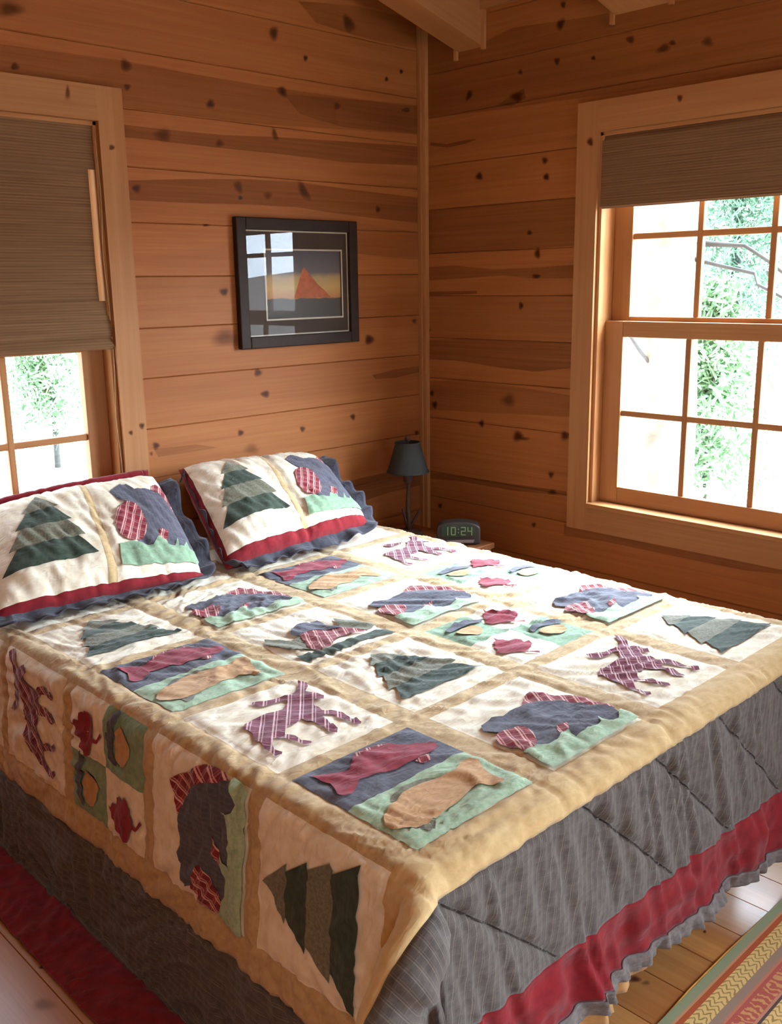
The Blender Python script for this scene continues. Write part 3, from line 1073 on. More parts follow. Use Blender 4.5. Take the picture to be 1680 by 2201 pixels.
# gathered ruffle along the hem (left side, foot, right side) with the backing just showing
def hem_strip(name, mat, b0, b1, amp, freq, off, left=True, taper=None):
    V, Fc, UV = [], [], []
    path = []
    if left:
        path += [(A_RED_L, b) for b in np.arange(B_HEAD, B_RED, -0.006)]
        path += [(A_RED_L, B_RED)]
    path += [(a, B_RED) for a in np.arange(A_RED_L + (0.006 if left else 0), A_RED_R, 0.006)]
    n = len(path)
    W = 7
    pa = np.array(path)
    Aarr, Barr = np.zeros((n, W)), np.zeros((n, W))
    wav = np.zeros((n, W))
    s = np.arange(n) * 0.006
    for w in range(W):
        t = b0 + (b1 - b0) * w / (W - 1)
        tt = t * np.ones(n) if taper is None else t * taper(pa)
        isfoot = (pa[:, 1] <= B_RED + 1e-6)
        Aarr[:, w] = np.where(isfoot, pa[:, 0], pa[:, 0] - tt)
        Barr[:, w] = np.where(isfoot, B_RED - tt, pa[:, 1])
        wav[:, w] = amp * (w / (W - 1)) * np.sin(s * freq + 2.2 * np.sin(s * 9.0)) + amp * 0.6 * (w / (W - 1)) * np.sin(s * freq * 0.37 + 1.0)
    P = quilt_surf(Aarr, Barr, 0.0)
    e = 1e-3
    nr_ = np.cross(drape(Aarr + e, Barr) - drape(Aarr, Barr), drape(Aarr, Barr + e) - drape(Aarr, Barr))
    nr_ /= np.maximum(np.linalg.norm(nr_, axis=-1, keepdims=True), 1e-9)
    P = P + nr_ * (wav + off)[..., None]
    P[..., 2] = np.maximum(P[..., 2], 0.009)
    for i in range(n):
        for w in range(W):
            V.append(P[i, w])
    for i in range(n - 1):
        for w in range(W - 1):
            Fc.append([i * W + w, i * W + w + 1, (i + 1) * W + w + 1, (i + 1) * W + w])
            UV += [(s[i], w * .006), (s[i], (w + 1) * .006), (s[i + 1], (w + 1) * .006), (s[i + 1], w * .006)]
    o = mesh_np(name, V, Fc, [mat], uv=UV)
    md = o.modifiers.new('solid', 'SOLIDIFY')
    md.thickness = 0.004
    md.offset = 0
    return qlink(o)


hem_strip('ruffle', M['ruffle'], -0.002, 0.031, 0.0045, 150.0, 0.003, left=False)
hem_strip('backing', M['backing'], -0.005, 0.064, 0.002, 60.0, -0.006, left=False,
          taper=lambda p: np.clip(0.35 + (-1.42 - p[:, 0]) / 0.30, 0.3, 1.0))

# ---- block pictures: outlines read off the photo and sewn on as thin patches
def poly_px(pts, ox, oy, sc):
    return [(ox + x / sc, oy + y / sc) for x, y in pts]


def to_block(pts, row, col):
    out = []
    for x, y in pts:
        p = on_z(x, y, TOPZ)
        out.append(((p[0] - COLX[col]) / BW, (p[1] - ROWY[row]) / BH))
    return out


MOOSE = to_block(poly_px([(875, 95), (950, 95), (955, 140), (935, 180), (995, 190), (1080, 200), (1080, 232), (1000, 230), (1005, 275), (1040, 290), (1090, 325), (1170, 320), (1240, 335), (1300, 375), (1375, 395), (1370, 415), (1320, 420), (1240, 380), (1160, 355), (1085, 355), (1070, 380), (1110, 400), (1190, 460), (1185, 490), (1130, 495), (1060, 440), (960, 405), (900, 390), (860, 430), (800, 450), (780, 475), (775, 510), (860, 525), (900, 555), (995, 560), (995, 580), (940, 590), (870, 570), (790, 550), (735, 540), (690, 550), (675, 580), (690, 640), (755, 650), (750, 672), (700, 680), (640, 640), (590, 590), (540, 565), (520, 510), (445, 480), (460, 450), (520, 400), (600, 370), (690, 340), (760, 310), (800, 250), (770, 240), (700, 260), (600, 290), (520, 285), (500, 265), (560, 258), (620, 250), (700, 230), (790, 210), (850, 180), (880, 150)], 400, 1440, 3.652), 1, 1)
fz = lambda p: to_block(poly_px(p, 620, 1560, 3.2308), 0, 1)
F_RED = fz([(150, 360), (250, 335), (340, 325), (420, 310), (440, 270), (470, 230), (540, 175), (600, 150), (700, 120), (800, 128), (920, 115), (1010, 110), (1040, 135), (1000, 180), (930, 205), (900, 235), (840, 255), (740, 300), (620, 335), (490, 385), (480, 420), (440, 480), (380, 500), (340, 490), (320, 450), (290, 400), (230, 385)])
F_FIN1 = fz([(430, 285), (450, 210), (500, 160), (600, 128), (690, 112), (706, 120), (600, 152), (540, 177), (470, 234)])
F_FIN2 = fz([(880, 247), (930, 205), (970, 188), (985, 240), (940, 260)])
F_TAN = fz([(660, 640), (700, 570), (740, 530), (790, 470), (860, 425), (940, 390), (1020, 365), (1090, 345), (1160, 320), (1200, 250), (1260, 235), (1320, 245), (1350, 300), (1420, 350), (1500, 390), (1480, 415), (1390, 420), (1290, 420), (1220, 490), (1150, 545), (1080, 590), (1020, 640), (960, 690), (880, 715), (800, 730), (720, 730), (670, 700)])
F_FIN3 = fz([(705, 530), (720, 480), (790, 430), (880, 380), (960, 360), (1020, 355), (1020, 366), (940, 392), (860, 427), (790, 472), (740, 525)])
F_FIN4 = fz([(900, 707), (960, 663), (1020, 660), (1020, 715), (980, 745)])
br = lambda p: to_block(poly_px(p, 930, 1440, 3.5745), 0, 2)
B_BODY = br([(370, 430), (400, 405), (450, 370), (540, 360), (590, 325), (660, 300), (700, 275), (800, 255), (1000, 245), (1150, 265), (1280, 290), (1390, 300), (1440, 340), (1420, 380), (1370, 395), (1300, 400), (1285, 430), (1230, 465), (1180, 490), (1100, 525), (1050, 500), (1000, 500), (970, 555), (880, 600), (800, 600), (740, 560), (690, 480), (580, 480), (490, 490), (390, 478)])
B_BACK = br([(675, 280), (700, 215), (740, 180), (850, 188), (1000, 208), (1150, 208), (1260, 235), (1350, 268), (1400, 302), (1280, 296), (1150, 270), (1000, 250), (800, 260), (700, 285)])
B_CHEST = br([(488, 510), (520, 485), (580, 463), (640, 452), (690, 450), (730, 462), (765, 485), (790, 520), (800, 560), (785, 605), (745, 628), (705, 632), (600, 600), (520, 575), (485, 555)])
B_PATCH = br([(945, 450), (1030, 408), (1045, 460), (1000, 485), (970, 505)])
B_GRASS = br([(692, 640), (750, 618), (800, 598), (880, 593), (960, 548), (990, 500), (1040, 470), (1060, 500), (1100, 523), (1170, 488), (1190, 470), (1240, 460), (1290, 420), (1265, 372), (1300, 385), (1370, 393), (1430, 380), (1425, 330), (1450, 300), (1530, 310), (1655, 395), (1610, 430), (1400, 540), (1100, 690), (930, 795), (800, 715)])
lf = lambda p: [(u + 0.015, v + 0.125) for u, v in to_block(poly_px(p, 960, 1290, 4.667), 1, 3)]
LEAF = lf([(580, 438), (620, 450), (680, 443), (740, 460), (800, 443), (860, 450), (900, 470), (940, 458), (975, 488), (962, 530), (912, 556), (945, 569), (1052, 562), (1056, 574), (930, 580), (880, 564), (800, 570), (700, 586), (608, 570), (628, 555), (578, 520), (602, 500), (573, 480), (602, 465)])
ACORN_CAP = lf([(100, 365), (88, 342), (150, 300), (180, 272), (215, 280), (280, 258), (360, 250), (420, 245), (470, 232), (450, 262), (330, 292), (230, 322), (165, 352), (130, 378)])
ACORN_NUT = lf([(180, 370), (230, 335), (260, 320), (350, 298), (440, 300), (475, 330), (460, 362), (400, 390), (300, 402), (225, 392)])
cbk = lambda p: to_block(poly_px(p, 500, 1300, 4.421), 2, 2)
C_GREEN = cbk([(600, 490), (800, 450), (1000, 380), (1250, 290), (1500, 200), (1600, 250), (1300, 325), (1000, 442), (720, 532)])
C_OLIVE = cbk([(300, 345), (430, 350), (550, 338), (650, 305), (720, 380), (770, 430), (540, 442), (320, 402)])
C_GREY = cbk([(950, 140), (1140, 150), (1380, 182), (1270, 240), (1040, 205), (1000, 190)])
C_BODY = cbk([(548, 292), (560, 250), (612, 208), (700, 192), (740, 200), (735, 172), (800, 158), (860, 180), (895, 205), (1080, 208), (1020, 240), (800, 250), (700, 270), (640, 306)])
C_PLAID = cbk([(640, 300), (700, 240), (900, 226), (1100, 240), (1295, 262), (1100, 290), (1000, 330), (930, 402), (800, 432), (720, 405), (680, 350)])


def tree_polys():
    """four saw-edged boughs, apex towards the head of the bed"""
    out = []
    ys = [0.165, 0.37, 0.56, 0.74, 0.93]
    wb = [0.45, 0.37, 0.285, 0.19]
    wt = [0.30, 0.235, 0.14, 0.0]
    for k in range(4):
        m = 'pine' if k % 2 == 0 else 'olive'
        c = 0.5
        p = [(c - wb[k], ys[k]), (c + wb[k], ys[k]), (c + wt[k], ys[k + 1]), (c - wt[k], ys[k + 1])]
        if k == 3:
            p = p[:3]
        out.append((m, 1, p))
    return out


def kind_polys(kd):
    if kd == 'tree':
        return tree_polys()
    if kd == 'moose':
        return [('maroonplaid', 1, MOOSE)]
    if kd == 'fish':
        l0, l1 = fz([(400, 585), (1240, 165)])
        ym = (l0[1] + l1[1]) / 2
        return [('navy', 0, [(0, ym), (1, ym), (1, 1), (0, 1)]), ('mint', 0, [(0, 0), (1, 0), (1, ym), (0, ym)]),
                ('redplaid', 1, F_FIN1), ('redplaid', 1, F_FIN2), ('maroon', 2, F_RED), ('olive', 1, F_FIN3), ('olive', 1, F_FIN4), ('ochre', 2, F_TAN)]
    if kd == 'bear':
        return [('redplaid', 1, B_BACK), ('navy', 2, B_BODY), ('redplaid', 3, B_CHEST), ('redplaid', 3, B_PATCH), ('mint', 4, B_GRASS)]
    if kd == 'leaf':
        def sh(p, du, dv):
            return [(u + du, v + dv) for u, v in p]
        return [('maroon', 1, LEAF), ('maroon', 1, sh(LEAF, 0.485, 0.5)), ('navy', 2, ACORN_CAP), ('ochre', 1, ACORN_NUT),
                ('navy', 2, sh(ACORN_CAP, 0.51, -0.48)), ('ochre', 1, sh(ACORN_NUT, 0.51, -0.48))]
    if kd == 'cub':
        return [('pine', 1, C_GREEN), ('olive', 1, C_OLIVE), ('olive', 1, C_GREY), ('redplaid', 2, C_PLAID), ('navy', 3, C_BODY)]
    return []


def clamp01(p):
    return [(min(max(u, 0.0), 1.0), min(max(v, 0.0), 1.0)) for u, v in p]


def applique(name, polys, uv2ab, surf, parent_fn, h=0.0085, base=0.0012, step=0.0006, grid=None):
    mats = sorted({m for m, _, _ in polys})
    bm = bmesh.new()
    lay = bm.verts.layers.float.new('off')
    for m, ly, p in polys:
        q = [uv2ab(u, v) for u, v in clamp01(p)]
        vs = []
        for a, b in q:
            v = bm.verts.new((a, b, 0))
            v[lay] = base + step * ly
            vs.append(v)
        for t in tessellate_polygon([[Vector((a, b, 0)) for a, b in q]]):
            try:
                f = bm.faces.new([vs[i] for i in t])
                f.material_index = mats.index(m)
            except ValueError:
                pass
    xs = [v.co.x for v in bm.verts]
    ys = [v.co.y for v in bm.verts]
    if grid is not None:
        ga = [g for g in grid[0] if min(xs) < g < max(xs)]
        gb = [g for g in grid[1] if min(ys) < g < max(ys)]
    else:
        ga, gb = list(np.arange(min(xs) + h, max(xs), h)), list(np.arange(min(ys) + h, max(ys), h))
    for g in ga:
        bmesh.ops.bisect_plane(bm, geom=bm.verts[:] + bm.edges[:] + bm.faces[:], plane_co=(g, 0, 0), plane_no=(1, 0, 0))
    for g in gb:
        bmesh.ops.bisect_plane(bm, geom=bm.verts[:] + bm.edges[:] + bm.faces[:], plane_co=(0, g, 0), plane_no=(0, 1, 0))
    bm.verts.index_update()
    Aa = np.array([v.co.x for v in bm.verts])
    Bb = np.array([v.co.y for v in bm.verts])
    of = np.array([v[lay] for v in bm.verts])
    P = surf(Aa, Bb, of)
    Fc, FM, UV = [], [], []
    for f in bm.faces:
        f.normal_update()
        idx = [v.index for v in f.verts]
        if f.normal.z < 0:
            idx = idx[::-1]
        Fc.append(idx)
        FM.append(f.material_index)
        UV += [(Aa[i], Bb[i]) for i in idx]
    bm.free()
    o = mesh_np(name, P, Fc, [M[k] for k in mats], FM, UV)
    parent_fn(o)
    return o


PART = {'tree': 'tree_patch', 'moose': 'moose_patch', 'fish': 'fish_patch', 'bear': 'bear_patch', 'leaf': 'leaf_patch', 'cub': 'cub_patch'}
PLAB = {'tree': 'green pine tree patch', 'moose': 'maroon plaid moose patch', 'fish': 'pair of fish patch', 'bear': 'navy bear patch with red plaid', 'leaf': 'maroon leaf and acorn patch', 'cub': 'bear cub in a tree patch'}
for (r, c), kd in LAY.items():
    if r > 3 or (c == 5):
        continue
    o = applique(PART[kd], kind_polys(kd), lambda u, v, r=r, c=c: (COLX[c] + u * BW, ROWY[r] + v * BH), patch_surf, qlink, grid=(GA, GB), base=0.0024, step=0.0015)
    o['label'] = PLAB[kd]


for ka in (-2.117, -1.72, -1.464, -1.197, -0.93):  # crease shadow along the quilting seams, laid on as dark strips
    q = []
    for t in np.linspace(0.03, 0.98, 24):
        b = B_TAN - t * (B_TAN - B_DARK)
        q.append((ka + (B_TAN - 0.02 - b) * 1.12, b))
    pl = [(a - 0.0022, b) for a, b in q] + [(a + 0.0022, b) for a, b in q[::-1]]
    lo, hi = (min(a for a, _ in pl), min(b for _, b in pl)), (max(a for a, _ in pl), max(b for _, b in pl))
    applique('seam_shadow', [('crease_shade', 0, [((a - lo[0]) / (hi[0] - lo[0]), (b - lo[1]) / (hi[1] - lo[1])) for a, b in pl])],
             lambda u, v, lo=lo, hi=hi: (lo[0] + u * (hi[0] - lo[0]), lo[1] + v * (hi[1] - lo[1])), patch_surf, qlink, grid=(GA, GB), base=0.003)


# ------------------------------------------------------------------ bed under the quilt
bed = tag(empty('bed', (-1.39, -1.02, 0)), 'bed in the room corner under the patchwork quilt', 'bed')
BI = Matrix.Translation(-Vector(bed.location))


def rounded_box(name, lo, hi, r, mat, parent, inv, seg=3):
    bm = bmesh.new()
    bmesh.ops.create_cube(bm, size=1.0)
    for v in bm.verts:
        v.co = Vector([lo[k] + (hi[k] - lo[k]) * (v.co[k] + 0.5) for k in range(3)])
    bmesh.ops.bevel(bm, geom=bm.edges[:], offset=r, segments=seg, affect='EDGES', profile=0.5)
    me = bpy.data.meshes.new(name)
    uvl = bm.loops.layers.uv.new('UVMap')
    for f in bm.faces:
        f.smooth = True
        for l in f.loops:
            l[uvl].uv = (l.vert.co.x + l.vert.co.z * .3, l.vert.co.y + l.vert.co.z)
    bm.to_mesh(me)
    bm.free()
    me.materials.append(mat)
    o = bpy.data.objects.new(name, me)
    link(o)
    if parent is not None:
        o.parent = parent
        o.matrix_parent_inverse = inv
    return o


M['bedwood'] = plain('dark_bed_frame', lin(92, 60, 36), 0.5)
rounded_box('mattress', (-2.12, -2.02, 0.365), (-0.665, -0.03, 0.598), 0.05, M['ticking'], bed, BI)
A = Acc()
A.box((-2.1, -2.0, 0.31), (-2.06, -0.05, 0.365), 1)
A.box((-0.72, -2.0, 0.31), (-0.68, -0.05, 0.365), 1)
A.box((-2.06, -2.0, 0.31), (-0.72, -1.96, 0.365), 0)
A.box((-2.06, -0.09, 0.31), (-0.72, -0.05, 0.365), 0)
for k in range(13):
    A.box((-2.06, -1.9 + 0.145 * k, 0.345), (-0.72, -1.82 + 0.145 * k, 0.364), 0)
o = A.build('bed_frame', [M['bedwood']], bevel=0.003); o.parent = bed; o.matrix_parent_inverse = BI
for (x, y) in ((-2.04, -1.9), (-0.74, -1.9), (-2.04, -0.12), (-0.74, -0.12)):
    o = lathe('leg', [(0.0, 0.0), (0.022, 0.0), (0.027, 0.2), (0.029, 0.31), (0.0, 0.31)], M['bedwood'], seg=16, loc=(x, y, 0))
    o.parent = bed; o.matrix_parent_inverse = BI


# ------------------------------------------------------------------ pillow shams
def sham(label, BL, BR, TL, TR, seed, lside, mb=0.042):
    BL, BR, TL, TR = [np.array(p, float) for p in (BL, BR, TL, TR)]
    cx = (BL + BR + TL + TR) / 4
    root = tag(empty('pillow_sham', (float(cx[0]), float(cx[1]), 0.635)), label, 'pillow', 'patchwork pillow shams at the head of the bed')
    inv = Matrix.Translation(-Vector(root.location))
    Wd, Hd = np.linalg.norm(BR - BL), np.linalg.norm(TL - BL)
    nrm = np.cross(BR - BL, TL - BL)
    nrm /= np.linalg.norm(nrm)
    ms = 0.014  # red border, wide along the lower edge

    def S(a, b, off=0.0, side=1.0):
        """a, b metres in the panel (0..Wd, 0..Hd), reaching mb outside"""
        u, v = a / Wd, b / Hd
        P = (BL[None] * ((1 - u) * (1 - v))[:, None] + BR[None] * (u * (1 - v))[:, None] + TL[None] * ((1 - u) * v)[:, None] + TR[None] * (u * v)[:, None])
        un, vn = (a + ms) / (Wd + 2 * ms) * 2 - 1, (b + mb) / (Hd + mb + ms) * 2 - 1
        puff = np.sqrt(np.clip(1 - np.abs(un) ** 3.4, 0, 1)) * np.sqrt(np.clip(1 - np.abs(vn) ** 3.4, 0, 1))
        T = np.where(side > 0, 0.095, -0.085)
        w = 0.016 * fbm(a * 7 + seed, b * 7, 2)
        uu, vv = a + b * 0.5, b - a * 0.35
        w = w + 0.006 * ((1 - 3.2 * np.abs(fbm(uu * 26 + seed, vv * 9, 1))) - 0.6) + 0.0035 * ((1 - 3.2 * np.abs(fbm(uu * 52, vv * 17 + seed, 1))) - 0.6)
        # the seam between the two blocks pulls in
        w = w - 0.008 * np.exp(-((a - Wd * 0.545) / 0.012) ** 2) - 0.006 * np.exp(-(b / 0.01) ** 2)
        d = T * puff - 0.055 + w * np.clip(puff * 1.5, 0, 1) + off
        P = P + nrm[None] * d[:, None]
        # corners droop a little
        P[:, 2] = np.maximum(P[:, 2], 0.634 + np.where(side > 0, 0.004, 0.0) + off)
        return P

    def grid(nu, nv, a0, a1, b0, b1, mat, nm, side=1.0, off=0.0):
        aa, bb = np.meshgrid(np.linspace(a0, a1, nu), np.linspace(b0, b1, nv), indexing='ij')
        P = S(aa.ravel(), bb.ravel(), off, side)
        Fc, UV = [], []
        for i in range(nu - 1):
            for j in range(nv - 1):
                q = [i * nv + j, (i + 1) * nv + j, (i + 1) * nv + j + 1, i * nv + j + 1]
                if side < 0:
                    q = q[::-1]
                Fc.append(q)
                UV += [(aa.ravel()[k], bb.ravel()[k]) for k in q]
        return P, Fc, UV

    def par(o):
        o.parent = root
        o.matrix_parent_inverse = inv

    P, Fc, UV = grid(90, 60, -ms, Wd + ms, -mb, Hd + ms, None, '')
    P2, F2, UV2 = grid(40, 30, -ms, Wd + ms, -mb, Hd + ms, None, '', -1.0)
    n0 = len(P)
    gx_, gy_ = np.linspace(-ms, Wd + ms, 90), np.linspace(-mb, Hd + ms, 60)
    G3 = P.reshape(90, 60, 3)
    NN = np.cross(np.gradient(G3, axis=0), np.gradient(G3, axis=1))
    NN /= np.maximum(np.linalg.norm(NN, axis=-1, keepdims=True), 1e-12)
    SS = grid_surf(gx_, gy_, G3, NN)
    gr = (gx_, gy_)
    o = mesh_np('sham_cover', np.vstack([P, P2]), Fc + [[i + n0 for i in f] for f in F2], [M['red']], uv=UV + UV2)
    par(o)
    # pieced panel lying on the cover
    us = 0.545
    sw = 0.028 / Wd

    def ab(u, v):
        return (u * Wd, v * Hd)
    polys = [('cream', 0, [(0, 0.0), (us - sw, 0.0), (us - sw, 1), (0, 1)]),
             ('cream', 0, [(us, 0.0), (1, 0.0), (1, 1), (us, 1)]),
             ('tan', 1, [(us - sw, 0), (us, 0), (us, 1), (us - sw, 1)])]
    o = applique('patchwork_panel', polys, ab, SS, par, grid=gr, base=0.0016, step=0.0006)
    tp = []
    for m, ly, p in tree_polys():
        tp.append((m, ly, [(0.0 + u * (us - sw), 0.06 + v * 0.90) for u, v in p]))
    o = applique('tree_patch', tp, ab, SS, par, grid=gr, base=0.0030, step=0.0008)
    o['label'] = 'green pine tree patch'
    bp = []
    # bear as the pillow shows it, in the right hand block
    H_ = np.array([[560, 245], [1000, 40], [1262, 610], [722, 700]], float)

    def homog(pts):
        # photo crop -> unit square through the four panel corners
        src, dst = H_, np.array([[0, 1], [1, 1], [1, 0], [0, 0]], float)
        Mx, rhs = [], []
        for (x, y), (u, v) in zip(src, dst):
            Mx += [[x, y, 1, 0, 0, 0, -u * x, -u * y], [0, 0, 0, x, y, 1, -v * x, -v * y]]
            rhs += [u, v]
        hh = np.linalg.solve(np.array(Mx), np.array(rhs))
        out = []
        for x, y in pts:
            w = hh[6] * x + hh[7] * y + 1
            out.append(((hh[0] * x + hh[1] * y + hh[2]) / w, (hh[3] * x + hh[4] * y + hh[5]) / w))
        return out
    body = [(660, 265), (700, 225), (720, 205), (760, 193), (800, 212), (870, 180), (960, 165), (1030, 190), (1090, 240), (1140, 310), (1180, 380), (1195, 460), (1150, 478), (1060, 490), (970, 500), (890, 515), (800, 520), (790, 400), (780, 300), (740, 300), (700, 292)]
    chest = [(765 + 86 * math.cos(t), 402 + 106 * math.sin(t)) for t in np.linspace(0, 2 * math.pi, 20)[:-1]]
    rump = [(915, 165), (930, 130), (965, 105), (1005, 100), (1045, 145), (1092, 230), (1030, 195), (960, 168)]
    ptch = [(930, 398), (990, 398), (982, 460), (915, 468)]
    grass = [(700, 530), (760, 512), (830, 517), (888, 512), (905, 470), (925, 452), (940, 470), (970, 460), (975, 500), (1035, 490), (1050, 430), (1065, 486), (1100, 480), (1130, 415), (1150, 476), (1195, 470), (1200, 405), (1255, 480), (1268, 560), (1240, 602), (1000, 640), (730, 655)]
    for m, ly, p in (('redplaid', 1, rump), ('navy', 2, body), ('redplaid', 3, chest), ('redplaid', 3, ptch), ('sage', 4, grass)):
        q = clamp01(homog(p))
        bp.append((m, ly, [(us + u * (1 - us), 0.05 + 0.88 * v ** 1.35) for u, v in q]))
    o = applique('bear_patch', bp, ab, SS, par, grid=gr, base=0.0030, step=0.0008)
    o['label'] = 'navy bear patch with red plaid'
    # ruffle around the rim
    V, Fc, UV = [], [], []
    ring = []
    st = 0.005
    x0, x1, y0, y1 = -ms, Wd + ms, -mb, Hd + ms
    cr = 0.05
    for a in np.arange(x0 + cr, x1 - cr, st): ring.append((a, y0, 0, -1))
    for t in np.linspace(-math.pi / 2, 0, 16): ring.append((x1 - cr + cr * math.cos(t), y0 + cr + cr * math.sin(t), math.cos(t), math.sin(t)))
    for b in np.arange(y0 + cr, y1 - cr, st): ring.append((x1, b, 1, 0))
    for t in np.linspace(0, math.pi / 2, 16): ring.append((x1 - cr + cr * math.cos(t), y1 - cr + cr * math.sin(t), math.cos(t), math.sin(t)))
    for a in np.arange(x1 - cr, x0 + cr, -st): ring.append((a, y1, 0, 1))
    for t in np.linspace(math.pi / 2, math.pi, 16): ring.append((x0 + cr + cr * math.cos(t), y1 - cr + cr * math.sin(t), math.cos(t), math.sin(t)))
    for b in np.arange(y1 - cr, y0 + cr, -st): ring.append((x0, b, -1, 0))
    for t in np.linspace(math.pi, 1.5 * math.pi, 16): ring.append((x0 + cr + cr * math.cos(t), y0 + cr + cr * math.sin(t), math.cos(t), math.sin(t)))
    eu, ev = (BR - BL) / Wd, (TL - BL) / Hd
    n, Wn = len(ring), 7
    R_ = np.array(ring)
    base_p = S(np.clip(R_[:, 0], x0 + .004, x1 - .004), np.clip(R_[:, 1], y0 + .004, y1 - .004))
    sarr = np.arange(n) * st
    wdt = 0.060
    for w in range(Wn):
        t = w / (Wn - 1)
        wave = t * (0.012 * np.sin(sarr * 62 + 2.5 * np.sin(sarr * 9 + seed)) + 0.010 * np.sin(sarr * 27 + seed))
        outw = (t * wdt - 0.012) * (1 + 0.12 * np.sin(sarr * 21))
        topm = np.where(R_[:, 3] > 0.5, 0.0, 1.0) * np.where(R_[:, 0] < x0 + cr, lside, 1.0)
        P = base_p + (eu[None] * R_[:, 2:3] + ev[None] * R_[:, 3:4]) * (outw * topm)[:, None] + nrm[None] * (wave * np.where(R_[:, 3] > 0.5, 0.2, 1.0) + t * np.where(R_[:, 3] > 0.3, -0.05, 0.012) - 0.004)[:, None]
        P[:, 2] = np.maximum(P[:, 2], 0.634 + 0.006 * t + 0.012 * t * (0.5 + 0.5 * np.sin(sarr * 95)))
        P[:, 1] = np.minimum(P[:, 1], -0.012)
        V.append(P)
    V = np.stack(V, 1).reshape(-1, 3)
    for i in range(n):
        i2 = (i + 1) % n
        for w in range(Wn - 1):
            Fc.append([i * Wn + w, i * Wn + w + 1, i2 * Wn + w + 1, i2 * Wn + w])
            UV += [(sarr[i], w * .008), (sarr[i], (w + 1) * .008), (sarr[i] + st, (w + 1) * .008), (sarr[i] + st, w * .008)]
    top = [tuple(base_p[i] + ev * 0.012 + nrm * (0.004)) for i in range(n) if R_[i, 3] > 0.85]
    if lside > 0.5:
        par(tube_obj('top_binding', top, 0.0125, M['red'], None, 8))
    o = mesh_np('ruffle', V, Fc, [M['rufnavy']], uv=UV)
    md = o.modifiers.new('solid', 'SOLIDIFY')
    md.thickness = 0.004
    par(o)
    return root


sham('patchwork tree and bear pillow in front of the shaded window', (-2.135, -0.47, 0.70), (-1.515, -0.50, 0.672), (-2.02, -0.14, 0.905), (-1.45, -0.14, 0.925), 1.0, 1.0, 0.026)
sham('patchwork tree and bear pillow nearest the bedside lamp', (-1.405, -0.49, 0.70), (-0.81, -0.49, 0.725), (-1.325, -0.14, 0.935), (-0.755, -0.14, 0.905), 7.0, 0.1)


# ------------------------------------------------------------------ picture
pic = tag(empty('framed_picture', (-0.69, 0.0, 1.52)), 'dark framed sunset picture hanging on the back wall', 'picture')
PI_ = Matrix.Translation(-Vector(pic.location))
M['picframe'] = plain('black_brown_frame', lin(50, 35, 26), 0.6, **{'Specular_IOR_Level': 0.2})
M['mat'] = plain('dark_brown_mat_board', lin(66, 52, 42), 0.9, noise=0.03)
M['bevel'] = plain('cream_mat_bevel', lin(200, 186, 164), 0.7, noise=0.03)
x0, x1, z0, z1 = -0.986, -0.400, 1.287, 1.758
fw = 0.043
A = Acc()
A.box((x0, -0.026, z0), (x0 + fw, 0, z1), 2)
A.box((x1 - fw, -0.026, z0), (x1, 0, z1), 2)
A.box((x0 + fw, -0.026, z0), (x1 - fw, 0, z0 + fw), 0)
A.box((x0 + fw, -0.026, z1 - fw), (x1 - fw, 0, z1), 0)
o = A.build('frame', [M['picframe']], bevel=0.004); o.parent = pic; o.matrix_parent_inverse = PI_
ix0, ix1, iz0, iz1 = x0 + fw, x1 - fw, z0 + fw, z1 - fw
px0, px1, pz0, pz1 = x0 + 0.135, x1 - 0.078, z0 + 0.105, z1 - 0.115


def ring_box(A, a0, a1, b0, b1, w, y0, y1, mat=0):
    A.box((a0, y0, b0), (a0 + w, y1, b1), 2, mat)
    A.box((a1 - w, y0, b0), (a1, y1, b1), 2, mat)
    A.box((a0 + w, y0, b0), (a1 - w, y1, b0 + w), 0, mat)
    A.box((a0 + w, y0, b1 - w), (a1 - w, y1, b1), 0, mat)


A = Acc()
A.box((ix0, -0.008, iz0), (px0, -0.004, iz1), 2)
A.box((px1, -0.008, iz0), (ix1, -0.004, iz1), 2)
A.box((px0, -0.008, iz0), (px1, -0.004, pz0), 0)
A.box((px0, -0.008, pz1), (px1, -0.004, iz1), 0)
o = A.build('mat_board', [M['mat']]); o.parent = pic; o.matrix_parent_inverse = PI_
A = Acc()
ring_box(A, ix0, ix1, iz0, iz1, 0.005, -0.0105, -0.0085)
ring_box(A, px0 - .006, px1 + .006, pz0 - .006, pz1 + .006, 0.006, -0.0105, -0.0085)
o = A.build('bevel_line', [M['bevel']]); o.parent = pic; o.matrix_parent_inverse = PI_


def print_mat():
    nt = NT('sunset_print')
    uv = nt.n('ShaderNodeUVMap')
    uv.uv_map = 'UVMap'
    sp = nt.n('ShaderNodeSeparateXYZ')
    nt.l(uv.outputs[0], sp.inputs[0])
    nz = nt.n('ShaderNodeTexNoise', i_Scale=6.0, i_Detail=4.0)
    nt.l(uv.outputs[0], nz.inputs['Vector'])
    v = nt.math('ADD', sp.outputs[1], nt.math('MULTIPLY', nt.math('SUBTRACT', nz.outputs['Fac'], 0.5), 0.08))
    c = nt.ramp(v, [(0.0, lin(58, 52, 40)), (0.285, lin(62, 54, 42)), (0.30, lin(176, 118, 66)), (0.45, lin(188, 150, 82)), (0.60, lin(168, 138, 90)), (0.68, lin(96, 86, 84)), (1.0, lin(72, 66, 72))])
    p = principled(nt, c, 0.6)
    return nt.out(p.outputs[0])


